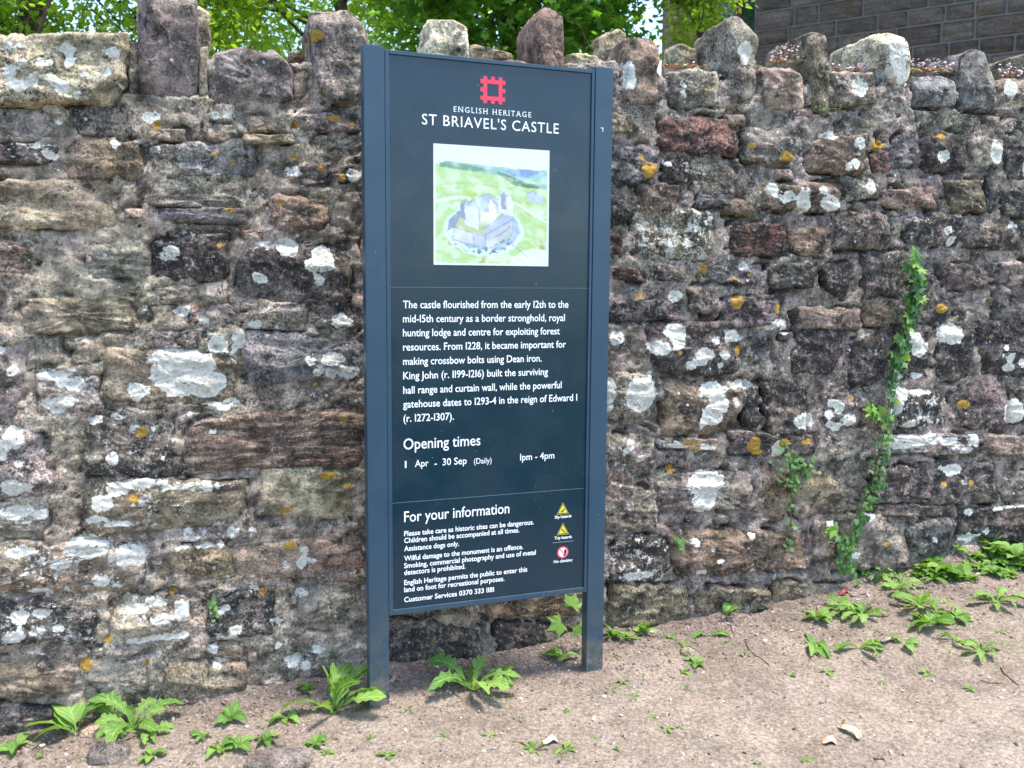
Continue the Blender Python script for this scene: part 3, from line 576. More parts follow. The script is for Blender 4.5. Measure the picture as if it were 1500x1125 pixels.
# castellated square emblem
c0 = suv(723.3, 131.5); hw = .0475; q = hw/6.5
E_ = []
def rect(x0, z0, x1, z1): E_.append((c0[0]+x0*q, c0[1]+z0*q, .0092, c0[0]+x1*q, c0[1]+z1*q, .0105))
rect(-5, -5, -3, 5); rect(3, -5, 5, 5); rect(-3, 3, 3, 5); rect(-3, -5, 3, -3)
for k in (-4, 0, 4):
    rect(k-1, 5, k+1, 6.5); rect(k-1, -6.5, k+1, -5); rect(5, k-1, 6.5, k+1); rect(-6.5, k-1, -5, k+1)
sbox('emblem', E_, RED, panel, 0)
# warning symbols
for (cx, cy) in ((826, 747.5), (826, 777.5)):
    a = suv(cx, cy); T = lambda r: [(a[0]-r*.9, a[1]-r*.62), (a[0]+r*.9, a[1]-r*.62), (a[0], a[1]+r*.98)]
    o_ = spoly('warning_symbol', T(.0285), YEL, .0098, metric=True); spoly('symbol_border', T(.0255), BLK, .0095, par=o_, metric=True); spoly('symbol_field', T(.0205), YEL, .0092, par=o_, metric=True)
    if cy < 760: fig = [(-.009, -.0095), (-.001, -.0095), (.004, -.003), (.008, .004), (.005, .007), (.001, .001), (-.004, -.004), (-.009, -.006)]
    else: fig = [(.010, -.010), (.006, -.010), (-.003, -.001), (-.007, .006), (-.003, .007), (.001, .001), (.006, -.004), (.011, -.008)]
    spoly('symbol_figure', [(a[0]+x, a[1]+z) for x, z in fig], BLK, .0089, par=o_, metric=True)
a = suv(826, 810); ci = lambda r, k0=0, k1=24: [(a[0]+r*math.cos(k/24*2*math.pi), a[1]+r*math.sin(k/24*2*math.pi)) for k in range(k0, k1)]
o_ = spoly('prohibition_symbol', ci(.0245), RED, .0098, metric=True); spoly('symbol_field', ci(.0185), WHT, .0095, par=o_, metric=True)
spoly('symbol_figure', [(a[0]+x, a[1]+z) for x, z in [(.002, -.017), (.013, -.012), (.017, .002), (.012, .013), (.006, .010), (.004, .002), (.008, -.003), (.002, -.008)]], BLK, .0092, par=o_, metric=True)
spoly('symbol_slash', [(a[0]+x, a[1]+z) for x, z in [(-.016, .013), (.013, -.016), (.016, -.013), (-.013, .016)]], RED, .0089, par=o_, metric=True)
text_line("Slip hazards", 814, 760.6, 838.6, .0165, bold=.02, y1=758.6); text_line("Trip hazards", 813.6, 791.4, 839, .0165, bold=.02, y1=789.2); text_line("No climbing", 812.6, 826, 840, .0165, bold=.02, y1=823.5)
qa = suv(811, 796.5); qb = suv(842, 795); sbox('short_line', [(qa[0], qa[1], .0098, qb[0], qa[1]+.0012, .0105)], GREYL, panel, 0)
# printed watercolour of a castle, colours on a fine mesh
NX, NY = 200, 190
gx, gy = np.meshgrid(np.linspace(0, 1, NX), np.linspace(0, 1, NY)); X, Y = gx.ravel(), gy.ravel()
wob = lambda s, a, z=0: a*fbm(np.c_[X*s, Y*s, X*0+z], 3)
C3 = np.ones((NX*NY, 3))*np.array([.86, .93, .93])
def wash(mask, c, k=1.): 
    global C3
    C3 = C3*(1-(mask*k)[:, None])+np.array(c)*(mask*k)[:, None]
def inpoly(pts, w=.006, sc=26, xx=None, yy=None):
    x = X+wob(sc, w, 1); y = Y+wob(sc, w, 2); ins = np.zeros(len(x), bool); n = len(pts)
    for i in range(n):
        x1, y1 = pts[i]; x2, y2 = pts[(i+1) % n]
        ins ^= ((y1 > y) != (y2 > y)) & (x < (x2-x1)*(y-y1)/(y2-y1+1e-12)+x1)
    return ins.astype(float)
def line(pts, wd, c, k=1.):
    for (x1, y1), (x2, y2) in zip(pts[:-1], pts[1:]):
        dx, dy = x2-x1, y2-y1; t = np.clip(((X-x1)*dx+(Y-y1)*dy)/(dx*dx+dy*dy), 0, 1)
        d = np.hypot(X-x1-t*dx, Y-y1-t*dy)+wob(40, .002, 5); wash(sstep(wd, wd*.5, d), c, k)
hor = .155+.02*X; wash(sstep(.0, .012, Y-hor+wob(8, .012)), (.60, .78, .42))
wash(inpoly([(.05, .16), (.15, .135), (.35, .15), (.7, .17), (1, .175), (1, .30), (.8, .3), (.6, .24), (.3, .21), (.05, .19)]), (.42, .62, .62), .8)
wash(inpoly([(.05, .15), (.13, .135), (.35, .17), (.5, .2), (.3, .21), (.06, .185)]), (.22, .42, .25), .7)
wash(inpoly([(.6, .19), (.8, .17), (1, .18), (1, .22), (.85, .25), (.7, .24)]), (.30, .42, .72), .75)
wash(inpoly([(.52, .2), (.62, .22), (.78, .28), (1, .30), (1, .335), (.8, .33), (.66, .30)]), (.10, .27, .20), .8)
wash(inpoly([(.8, .24), (1, .17), (1, .26), (.9, .27)]), (.45, .75, .62), .8)
wash(sstep(.1, .55, fbm(np.c_[X*4, Y*9, X*0+3], 4))*sstep(.2, .3, Y), (.80, .92, .68), .9)
wash(sstep(.15, .5, fbm(np.c_[X*5, Y*8, X*0+13], 4))*sstep(.3, .4, Y), (.55, .72, .22), .7)
wash(sstep(.3, .55, fbm(np.c_[X*6, Y*9, X*0+23], 4))*sstep(.7, .8, Y), (.48, .50, .14), .75)
wash(inpoly([(.68, .92), (.85, .84), (1, .88), (1, 1), (.62, 1)], .02, 8), (.88, .92, .85), .8)
line([(.02, .34), (.3, .31), (.55, .33), (.8, .36)], .006, (.45, .62, .35), .5); line([(.02, .47), (.2, .43), (.3, .44)], .02, (.85, .93, .82), .8)
# ditch and curtain wall
el = lambda cx, cy, rx, ry: np.hypot((X-cx+wob(12, .02, 7))/rx, (Y-cy+wob(12, .02, 8))/ry)
wash(sstep(1.03, .97, el(.43, .70, .34, .22)), (.78, .90, .93)); wash(sstep(1.02, .97, el(.45, .69, .29, .185)), (.38, .52, .72), .75); wash(sstep(1.02, .96, el(.42, .68, .25, .16)), (.62, .70, .42))
wash(sstep(.05, .5, fbm(np.c_[X*30, Y*30, X*0], 3))*sstep(1.1, 1., el(.43, .70, .3, .2))*sstep(.72, .8, Y), (.15, .16, .16), .9)
g1, g2, g3, g4 = (.80, .84, .90), (.58, .64, .74), (.42, .47, .57), (.92, .95, .96)
wash(inpoly([(.13, .62), (.21, .54), (.24, .56), (.18, .68), (.11, .72)]), g3)
wash(inpoly([(.17, .68), (.33, .73), (.34, .83), (.17, .79)]), (.74, .74, .78)); wash(inpoly([(.33, .73), (.44, .74), (.44, .84), (.34, .83)]), (.55, .6, .72))
wash(inpoly([(.44, .74), (.68, .60), (.68, .70), (.56, .80), (.44, .85)]), (.66, .67, .70))
wash(inpoly([(.42, .69), (.60, .56), (.67, .58), (.67, .62), (.46, .74)]), g2)
wash(inpoly([(.25, .50), (.38, .52), (.39, .70), (.28, .67), (.25, .60)]), g1); wash(inpoly([(.22, .49), (.25, .45), (.27, .62), (.23, .60)]), g3)
wash(inpoly([(.25, .50), (.27, .44), (.30, .48), (.34, .44), (.38, .52)]), g2)
wash(inpoly([(.38, .42), (.47, .39), (.52, .44), (.55, .40), (.55, .56), (.40, .52)]), g2); wash(inpoly([(.46, .50), (.48, .42), (.52, .48), (.53, .55), (.48, .57)]), g4)
wash(inpoly([(.54, .42), (.58, .36), (.62, .40), (.66, .39), (.68, .44), (.68, .58), (.56, .55)]), g1); wash(inpoly([(.57, .40), (.60, .36), (.62, .42), (.62, .52), (.58, .52)]), g3)
wash(inpoly([(.40, .54), (.56, .56), (.50, .64), (.40, .62)]), g4)
for b_ in [[(.25, .50), (.27, .44), (.30, .48), (.34, .44), (.38, .52)], [(.38, .52), (.39, .70)], [(.17, .68), (.33, .73), (.34, .83), (.17, .79), (.17, .68)], [(.44, .74), (.44, .86)], [(.44, .74), (.68, .60), (.68, .70)], [(.38, .42), (.47, .39), (.55, .44), (.58, .36), (.62, .41), (.66, .39), (.68, .46)], [(.46, .50), (.48, .42), (.52, .48)], [(.42, .69), (.60, .56)], [(.66, .8), (.82, .93)], [(.56, .74), (.66, .66)], [(.5, .77), (.62, .70)]]: line(b_, .0045, (.25, .30, .42), .6)
wash(inpoly([(.8, .38), (.86, .35), (.95, .40), (.96, .45), (.88, .46), (.8, .43)], .01), (.62, .68, .80), .85); line([(.8, .38), (.86, .35), (.9, .41), (.95, .40)], .004, (.3, .35, .5), .7)
line([(.68, .45), (.85, .55), (.98, .62)], .008, (.86, .90, .88)); line([(.70, .47), (.84, .57)], .005, (.5, .42, .2), .7)
C3 = C3*(1+.06*fbm(np.c_[X*30, Y*30, X*0], 3))[:, None]
brd = (X < .018) | (X > .982) | (Y < .018) | (Y > .982); C3[brd] = (.86, .90, .90)
C3 = C3+sstep(-.2, .6, fbm(np.c_[X*9, Y*9, X*0+50], 4))[:, None]*(np.array([.93, .97, .93])-C3)*.45
C3 = np.clip(C3, 0, 1)**1.35*.80
pa, pb = suv(635.8, 209), suv(806.5, 220.2); pc = suv(635.8, 387.7)
PV = np.stack([pa[0]+(pb[0]-pa[0])*X-.475, X*0+.0095, .4965+(pc[1]-.4965)*Y+1.545], -1)
mpic = NT('castle_print', .35, .5); mpic.col(mpic.attr('ink', 'Color'))
ob('castle_picture', mesh('castle_picture', PV, gridfaces(NX, NY)[:, ::-1], mpic.m, {'ink': ('FLOAT_COLOR', np.c_[C3, np.ones(len(C3))])}), panel)
a = suv(882, 188); sbox('scratch_mark', [(a[0]-.006, a[1], -.0006, a[0]+.006, a[1]+.0025, .0), (a[0]+.002, a[1]-.012, -.0006, a[0]+.0045, a[1], .0)], WHT, p2, 0)
# ------------------------------------------------------------------ foliage tools
def leaf_mat(name, c1, c2, tr=.45, vein=0):
    m = NT(name, .5, .35); P = m.pos(); n = m.noise(P, 9, 3, .6)
    oi = m.n('ShaderNodeObjectInfo').outputs['Random']; rv = m.attr('leafrand', 'Fac')
    f = m.math('ADD', m.math('MULTIPLY', n, .6), m.math('MULTIPLY', m.math('ADD', rv, oi), .35))
    c = m.mix(m.ss(f, .3, .95), c1, c2)
    if vein:
        uv = m.attr('leafuv', 'Vector'); xyz = m.n('ShaderNodeSeparateXYZ', _0=uv).outputs; ay = m.math('ABSOLUTE', xyz[1])
        v1 = m.ss(ay, .05, .02); w_ = m.math('SINE', m.math('MULTIPLY', m.math('SUBTRACT', xyz[0], m.math('MULTIPLY', ay, .25)), 50.)); v2 = m.ss(w_, .8, 1., 0, .35)
        c = m.mix(m.math('MULTIPLY', m.math('MAXIMUM', v1, v2), .6), c, tuple(min(1, x*2.2) for x in c2))
        m.bump(w_, .002, .5)
    m.col(c); out = m.t.nodes['Material Output']
    tb = m.n('ShaderNodeBsdfTranslucent'); m.set(tb.inputs[0], m.mix(1, c, (1.5, 1.5, .55), 'MULTIPLY'))
    mx = m.n('ShaderNodeMixShader'); mx.inputs[0].default_value = tr; m.t.links.new(m.b.outputs[0], mx.inputs[1]); m.t.links.new(tb.outputs[0], mx.inputs[2]); m.t.links.new(mx.outputs[0], out.inputs[0])
    return m.m
GREEN = leaf_mat('weed_leaf', (.085, .20, .035), (.23, .37, .085), .35, 1)
IVYM = leaf_mat('ivy_leaf', (.035, .105, .03), (.10, .22, .055), .25); IVYL = leaf_mat('young_ivy_leaf', (.14, .30, .05), (.26, .44, .09), .45)
STEM = NT('plant_stem', .7).col((.20, .13, .07)); BARK = NT('bark', .9); _n = BARK.noise(BARK.pos(), 12, 6, .7); BARK.bump(_n, .03, 1); BARK = BARK.col(BARK.mix(BARK.ss(_n, .35, .65), (.06, .045, .035), (.16, .13, .105)))
def tube(pts, rad, n=6):
    pts = np.asarray(pts, float); rad = np.broadcast_to(rad, len(pts)); V = []; Fc = []
    for i, p in enumerate(pts):
        t = pts[min(i+1, len(pts)-1)]-pts[max(i-1, 0)]; t = t/(np.linalg.norm(t)+1e-9); a = np.cross(t, [0.3, .2, 1.] if abs(t[2]) < .9 else [1., 0, 0]); a /= np.linalg.norm(a); b = np.cross(t, a)
        V += [p+rad[i]*(a*math.cos(k/n*2*math.pi)+b*math.sin(k/n*2*math.pi)) for k in range(n)]
    for i in range(len(pts)-1): Fc += [(i*n+k, i*n+(k+1) % n, (i+1)*n+(k+1) % n, (i+1)*n+k) for k in range(n)]
    Fc += [tuple(range(n))[::-1], tuple((len(pts)-1)*n+k for k in range(n))]
    return np.array(V), Fc
def joinm(lst):
    V = []; Fc = []; b = 0
    for v, f in lst: V.append(np.asarray(v)); Fc += [tuple(int(i)+b for i in q) for q in f]; b += len(v)
    return np.concatenate(V), Fc
def blade(kind, rng):
    """unit-length leaf along +x, arching; returns mesh"""
    nx = 30 if kind == 'dandelion' else 12; ny = 5; X = np.linspace(0, 1, nx)
    if kind == 'dandelion':
        w = .025+.13*np.clip((X-.15)/.6, 0, 1)**1.1*np.sqrt(np.clip((1.003-X)/.22, 0, 1)); w = w*(1+.75*(((X*6.5+rng.random()) % 1)-.5)*np.clip((X-.1)*4, 0, 1)*np.clip((1-X)*5, 0, 1))
    elif kind == 'broad':
        t = np.clip((X-.2)/.8, 0, 1); w = .018+.25*np.sin(np.pi*t**.8)**.75*(X > .2)
    else:                                       # narrow
        w = .02+.10*np.sin(np.pi*np.clip(X*.98+.02, 0, 1))
    arch = .06+.26*rng.random(); droop = .05+.6*rng.random(); tw = rng.normal()*.5; bend = rng.normal()*.22
    Y = np.linspace(-1, 1, ny); V = []; UVs = []
    wr = rng.random()*9
    for i, x in enumerate(X):
        zc = arch*math.sin(x*math.pi*.8)-droop*x**2.2*.6
        for y in Y:
            a = tw*x; yy = w[i]*y; lift = .30*abs(yy)+.022*math.sin(x*26+wr+y*2)*abs(y)
            V.append((x, yy*math.cos(a)+bend*x*x, zc+yy*math.sin(a)+lift)); UVs.append((x, y, 0))
    me = mesh('leaf', V, gridfaces(ny, nx), GREEN, {'leafuv': ('FLOAT_VECTOR', UVs), 'leafrand': ('FLOAT', np.full(len(V), rng.random()))})
    return me
BL = {k: [blade(k, np.random.default_rng(50+i)) for i in range(12)] for k in ('dandelion', 'broad', 'narrow')}
def place(o, M): o.matrix_local = M
def plant(px, py, size, kind, n, label, up=.35, az=None, spread=1., group=None, name=None, cat='plant', sq=1.):
    b = gpos(px, py); sc = size*np.linalg.norm(b)/F*(.98 if size > 55 else .80); rng = np.random.default_rng(int(px*7+py*13))
    nm = name or {'dandelion': 'dandelion_plant', 'broad': 'plantain_plant', 'narrow': 'weed_plant'}[kind]
    r = root(nm, tuple(b-[0, 0, .003]), label, cat, group)
    n = n+3 if (not az and size < 55 and size > 20) else n
    for k in range(n):
        a = (az[k] if az else (k+rng.random()*.7)*2*math.pi/n*spread); ln = sc*(.6+.5*rng.random()) if not az else sc*(.8+.3*rng.random())
        el = up*(.3+1.1*rng.random())
        o = ob('leaf', BL[kind][rng.integers(12)], r); place(o, Matrix.Rotation(a, 4, 'Z')@Matrix.Rotation(-el, 4, 'Y')@Matrix.Scale(ln, 4)@Matrix.Scale(sq*(.82 if kind == 'dandelion' else 1), 4, (0, 1, 0)))
    return r
D = math.radians
plant(112, 1076, 62, 'broad', 5, 'broad leaved weed at the left foot of the wall, leaves spread to the left', .45, [D(170), D(150), D(205), D(20), D(120)], sq=1.0, name='dock_plant')
plant(195, 1068, 66, 'dandelion', 11, 'big dandelion clump at the wall foot above the half buried brown rock', .5, None, sq=1.2)
plant(212, 1078, 48, 'dandelion', 6, 'smaller dandelion hanging towards the rock at the right of the big clump', .2, [D(-60), D(-80), D(10), D(-30), D(30), D(200)], sq=1.2)
plant(22, 1100, 34, 'broad', 4, 'small seedling with four oval leaves in the lower left corner', .6)
plant(488, 1046, 72, 'dandelion', 12, 'tall bright dandelion clump with upright leaves at the left post of the sign', .95, [D(95), D(80), D(110), D(65), D(125), D(20), D(-15), D(-60), D(-100), D(175), D(150), D(45)], sq=1.35)
plant(452, 1014, 26, 'broad', 6, 'nettle like young weed behind the tall dandelion by the left post', .8)
plant(418, 1052, 34, 'broad', 4, 'low oval leaved weed left of the tall dandelion by the post', .2)
plant(692, 1012, 74, 'dandelion', 12, 'wide flat dandelion on the bare soil under the middle of the sign', .35, [D(5), D(18), D(-12), D(165), D(180), D(195), D(40), D(80), D(105), D(-80), D(140), D(-35)], sq=1.2)
plant(338, 1055, 32, 'broad', 5, 'plantain with dry stalks on the soil below the dark boulder', .5)
plant(350, 1092, 34, 'broad', 6, 'plantain with wide leaves below the one with dry stalks', .3)
plant(322, 1100, 30, 'broad', 5, 'plantain at the bottom edge left of the flat grey rock', .35)
plant(296, 1080, 22, 'broad', 4, 'small lone seedling between the big dandelion clump and the plantains', .4)
plant(390, 1085, 24, 'broad', 7, 'small leafy weed patch right of the plantains', .35)
plant(462, 1090, 26, 'broad', 9, 'clover like patch of small round leaves below the tall dandelion', .3, name='clover_patch')
plant(478, 1104, 16, 'broad', 6, 'smallest round leaved patch at the corner of the flat grey rock', .3, name='clover_patch')
plant(222, 1108, 26, 'broad', 6, 'weed tuft at the bottom edge right of the brown rock', .4)
plant(568, 1107, 20, 'broad', 6, 'little rosette on bare soil at the bottom edge right of the flat grey rock', .2)
plant(822, 968, 36, 'broad', 5, 'plantain beside the foot of the right post with one big raised leaf', .5, [D(150), D(120), D(200), D(-10), D(-70)])
plant(782, 1098, 26, 'dandelion', 6, 'left one of two small rosettes by the pale petal at the bottom edge', .3, sq=1.2)
plant(828, 1100, 22, 'dandelion', 5, 'right one of two small rosettes by the pale petal at the bottom edge', .3, sq=1.2)
plant(897, 936, 30, 'narrow', 9, 'tuft of narrow leaves touching the right post of the sign', .8, name='grass_tuft', sq=1.5)
plant(922, 936, 22, 'broad', 5, 'seedling between the narrow leaved tuft and the taller oval leaved seedling', .7)
plant(943, 930, 30, 'broad', 5, 'seedling with a tall oval leaf at the foot of the wall right of the sign', .9)
plant(1064, 902, 36, 'broad', 3, 'lone plantain with a single large upright leaf against the wall foot', 1.1, [D(90), D(60), D(-60)])
plant(992, 940, 30, 'dandelion', 4, 'thin weed trailing down over the soil right of the sign', .1, [D(130), D(115), D(-60), D(-40)])
plant(1040, 932, 34, 'dandelion', 5, 'flat jagged leaved weed below the lone plantain', .08, [D(0), D(180), D(10), D(170), D(20)], sq=1.2)
plant(1018, 972, 24, 'broad', 5, 'three leaved weed beside the patch of brown moss', .25)
plant(1002, 985, 18, 'broad', 4, 'tiny two leaved seedling left of the three leaved weed', .2)
plant(1188, 945, 46, 'narrow', 7, 'weed with long narrow toothed leaves trailing down the bare path edge', .2, [D(-110), D(-90), D(-70), D(-50), D(60), D(100), D(-120)], sq=1.4)
plant(1198, 908, 34, 'broad', 7, 'leafy weed under the foot of the ivy', .4)
plant(1240, 892, 44, 'dandelion', 9, 'jagged weed clump in the middle of the soil right of the ivy foot', .3, sq=1.4)
plant(1262, 902, 44, 'dandelion', 8, 'jagged weed spreading right of its neighbouring clump', .25, sq=1.4)
plant(1258, 950, 42, 'dandelion', 7, 'low weed with three long leaves on the bare path', .18, [D(185), D(175), D(-5), D(-60), D(10), D(-20), D(30)], sq=1.3)
plant(1322, 945, 30, 'broad', 4, 'small pair of oval leaves on the path beside a dry leaf', .4, [D(110), D(-45), D(-80), D(-20)])
plant(1320, 862, 38, 'dandelion', 8, 'weed clump close to the wall foot behind the larger spreading clump', .3, sq=1.4)
plant(1345, 888, 52, 'dandelion', 10, 'largest spreading weed clump on the path edge', .3, sq=1.4)
plant(1362, 915, 44, 'broad', 7, 'broad leaved weed at the front of the largest clump', .3)
plant(1402, 905, 30, 'broad', 9, 'low mat of small leaves right of the largest clump', .2)
plant(1396, 936, 26, 'dandelion', 6, 'small pale weed below the low mat of leaves', .3)
plant(1438, 955, 38, 'dandelion', 10, 'feathery yellow green weed on the right of the path', .35, sq=1.2)
plant(1360, 988, 16, 'broad', 4, 'tiny pale seedling alone on the path', .2)
plant(1388, 842, 44, 'broad', 6, 'plantain with a big glossy leaf at the edge of the green patch by the wall', .45)
plant(1490, 822, 48, 'broad', 9, 'tall broad leaved weed at the right edge against the wall', .8)
plant(1448, 808, 44, 'broad', 8, 'broad leaved weed leaning on the wall beside the small daisies', .8)
plant(1460, 882, 44, 'dandelion', 10, 'dense rosette with yellowing leaves in front of the green patch', .3, sq=1.3)
plant(1294, 838, 34, 'broad', 4, 'seedling with upright oval leaf at the wall foot right of the ivy', .9)
plant(1212, 985, 18, 'broad', 5, 'small leafy seedling at the lower end of the trailing narrow weed', .2)
rng = np.random.default_rng(77)
for k in range(52):
    _x = 1345+rng.random()*158; plant(_x, 812+rng.random()*48-.10*(_x-1345), 15+13*rng.random(), ['broad', 'narrow', 'broad'][int(3*rng.random())], 8, 'small weed of the green patch on the soil at the right, against the wall', .5, group='small weeds in the green patch at the right')
for (x, y) in [(905, 962), (912, 1000), (928, 1022), (895, 1010), (955, 1052), (975, 1068), (998, 1066), (1073, 975), (1060, 942), (1152, 960), (1160, 990), (650, 1078), (545, 1080), (830, 1042), (760, 1052), (716, 1078), (940, 990), (1040, 1000), (1175, 1112), (1112, 1118), (870, 1080), (905, 1098), (1130, 915), (1010, 1010), (600, 1040), (1420, 1010), (1465, 925), (1285, 925), (130, 1112), (55, 1108), (1090, 960), (1290, 1000)]:
    plant(x+rng.normal()*2, y, 8+8*rng.random(), ['broad', 'narrow', 'dandelion', 'broad'][int(4*rng.random())], 3+int(5*rng.random()), 'tiny green seedling on the bare soil', .35, group='tiny seedlings scattered over the bare soil')
# sycamore seedling beside the right post
def lobed_leaf(k=5, name='leaf', mat=None, rng=None, sharp=.55):
    m = 4*k; V = [(0, 0, 0)]; rng = rng or np.random.default_rng(1); angs = np.linspace(-2.45, 2.45, k)
    lens = [.62, .9, 1.0, .9, .62] if k == 5 else [.55, 1., .55]
    ring = []
    for i, a in enumerate(angs):
        l = lens[i]
        if i: 
            am = (angs[i-1]+a)/2; ring.append((am, .55))
        ring += [(a-.27, l*.68), (a-.12, l*.80), (a, l), (a+.12, l*.80), (a+.27, l*.68)]
    for a, l in ring:
        a *= .72; x = l*math.cos(a); y = l*math.sin(a); V.append((x, y, -.18*(x*x+y*y)+.05*math.sin(a*9)))
    Fc = [(0, i, i+1) for i in range(1, len(V)-1)]
    return np.array(V)*.62, Fc
LV, LF = lobed_leaf()
SYC = mesh('leaf', LV, LF, IVYL, {'leafrand': ('FLOAT', np.full(len(LV), .5))})
b = gpos(858, 958); r = root('sycamore_seedling', tuple(b), 'sycamore seedling with three lobed leaves beside the right post, below the panel', 'seedling')
tips = [hit(x, y, b+WN*0+np.array([0, .02, 0]), WN)-b for x, y in ((838, 888), (822, 912), (848, 915))]
ob('stem', mesh('stem', *joinm([tube([(0, 0, 0), (.005, 0, .09), t_], [.0018, .0014, .001], 5) for t_ in tips]), STEM), r)
for t_, s_, a in zip(tips, (.115, .12, .115), (D(60), D(200), D(-70))):
    o = ob('leaf', SYC, r); place(o, Matrix.Translation(Vector(t_))@Matrix.Rotation(D(20), 4, 'Z')@Matrix.Rotation(D(62), 4, 'X')@Matrix.Rotation(a, 4, 'Z')@Matrix.Scale(s_, 4))
# ivy climbing the wall
IL = []
for j in range(3):
    V, Fc = lobed_leaf(3 if j == 2 else 5); V = V.copy(); V[1:, :2] = V[1:, :2]*(.8+.2*RNG.random((len(V)-1, 1)))
    IL.append([mesh('leaf', V*1.5, Fc, mm, {'leafrand': ('FLOAT', np.full(len(V), j*.3))}) for mm in (IVYM, IVYL)])
def wall3(px, py, off): uv = wuv(px, py); return wpos(uv[0], uv[1])+WN*off
def ivy(path, n, wfun, label, size, cat='ivy', name='ivy_plant', seed=3, young=.2):
    rng = np.random.default_rng(seed); pts = np.array([wall3(x, y, .028) for x, y in path]); r = root(name, tuple(pts[-1]), label, cat)
    ob('stem', mesh('stem', *tube(pts-pts[-1]+WN*.012, .0035, 5), STEM), r)
    seg = np.array(path, float); L_ = np.r_[0, np.cumsum(np.linalg.norm(np.diff(seg, axis=0), axis=1))]
    for k in range(n):
        t = rng.random()*L_[-1]; x = np.interp(t, L_, seg[:, 0]); y = np.interp(t, L_, seg[:, 1]); w = wfun(t/L_[-1])
        p = wall3(x+rng.normal()*w, y+rng.normal()*4, .045+.03*rng.random())-pts[-1]
        s_ = size*(.7+.6*rng.random())*(1.15 if t/L_[-1] < .35 else .8); yg = rng.random() < (young+.35*(t/L_[-1] < .12))
        R_ = Matrix.Rotation(_a, 4, 'Z')@Matrix.Rotation(D(68+rng.normal()*18), 4, 'X')@Matrix.Rotation(rng.normal()*.35, 4, 'Y')@Matrix.Rotation(D(-90)+rng.normal()*.8, 4, 'Z')
        o = ob('leaf', IL[rng.integers(3)][int(yg)], r); place(o, Matrix.Translation(Vector(p))@R_@Matrix.Scale(s_, 4))
    return r
ivy([(1325, 365), (1328, 395), (1332, 425), (1322, 445), (1315, 480), (1303, 520), (1296, 560), (1292, 600), (1285, 640), (1275, 680), (1268, 715), (1255, 740), (1240, 762), (1228, 790), (1228, 822), (1240, 840)], 290, lambda t: 3.5+4*t, 'long ivy strand climbing the wall from the ground at the right', .042)
ivy([(1262, 590), (1272, 603), (1288, 618)], 16, lambda t: 4, 'short side shoot of ivy reaching left from the long strand', .045, seed=8, young=.6)
ivy([(1204, 768), (1218, 778), (1228, 800)], 14, lambda t: 5, 'small ivy shoot at the foot of the long strand, over a white lichen patch', .045, seed=9, young=.5)
b = gpos(1275, 846)
r = root('ivy_plant', tuple(b), 'ivy creeping along the ground at the foot of the wall, right of the long strand', 'ivy')
for k in range(40):
    q = gpos(1240+rng.random()*75, 836+rng.random()*20-.0)-b; o = ob('leaf', IL[rng.integers(3)][int(rng.random() < .3)], r)
    place(o, Matrix.Translation(Vector(q+[0, 0, .015+.03*rng.random()]))@Matrix.Rotation(rng.random()*6.3, 4, 'Z')@Matrix.Rotation(D(25+20*rng.normal()), 4, 'X')@Matrix.Scale(.05*(.7+.5*rng.random()), 4))
# toadflax: small round leaves hanging from a joint
th = np.linspace(0, 2*math.pi, 13)[:-1]
RV = np.array([(0, 0, 0)]+[((1+.12*math.cos(5*a))*math.cos(a), (1+.12*math.cos(5*a))*math.sin(a), -.12) for a in th]); RF = [(0, 1+i, 1+(i+1) % 12) for i in range(12)]
TOADM = leaf_mat('round_leaf', (.07, .17, .05), (.16, .30, .09), .35)
RL = mesh('leaf', RV*.55, RF, TOADM, {'leafrand': ('FLOAT', np.full(13, .4))})
def toadflax(pts, label, seed, size=.02):
    rng = np.random.default_rng(seed); c = wall3(pts[0][0], pts[0][1], .02); r = root('toadflax_plant', tuple(c), label, 'plant')
    st = []
    for x, y, rx, ry, n in pts:
        e = wall3(x, y, .035)-c; st.append(tube([(0, 0, 0), e*.5+WN*.02, e], .0013, 4))
        for k in range(n):
            p = wall3(x+rng.normal()*rx, y+rng.normal()*ry, .03+.035*rng.random())-c
            o = ob('leaf', RL, r); place(o, Matrix.Translation(Vector(p))@Matrix.Rotation(_a, 4, 'Z')@Matrix.Rotation(D(60+rng.normal()*22), 4, 'X')@Matrix.Rotation(rng.normal()*.5, 4, 'Y')@Matrix.Scale(size*(.7+.6*rng.random()), 4))
    ob('stem', mesh('stem', *joinm(st[1:] or st), STEM), r)
toadflax([(1150, 655, 10, 5, 8), (1155, 680, 14, 10, 44), (1150, 705, 8, 6, 16), (1175, 680, 6, 10, 12), (1152, 730, 4, 8, 9), (1152, 765, 4, 5, 6), (1150, 792, 3, 6, 5)], 'round leaved toadflax hanging from a wall joint between the sign and the ivy', 5)
toadflax([(985, 785, 3, 3, 3), (992, 796, 5, 5, 7)], 'small toadflax tuft growing above the reddish brown stone low on the wall', 6, .024)
toadflax([(312, 875, 2, 3, 3), (314, 888, 4, 7, 9)], 'tiny yellow green plant rooted in a joint low on the left of the wall', 7, .016)
toadflax([(1220, 160, 3, 3, 2), (1205, 163, 8, 4, 8), (1222, 164, 3, 3, 4)], 'little toadflax growing at the foot of an upright coping stone at the right', 8, .014)
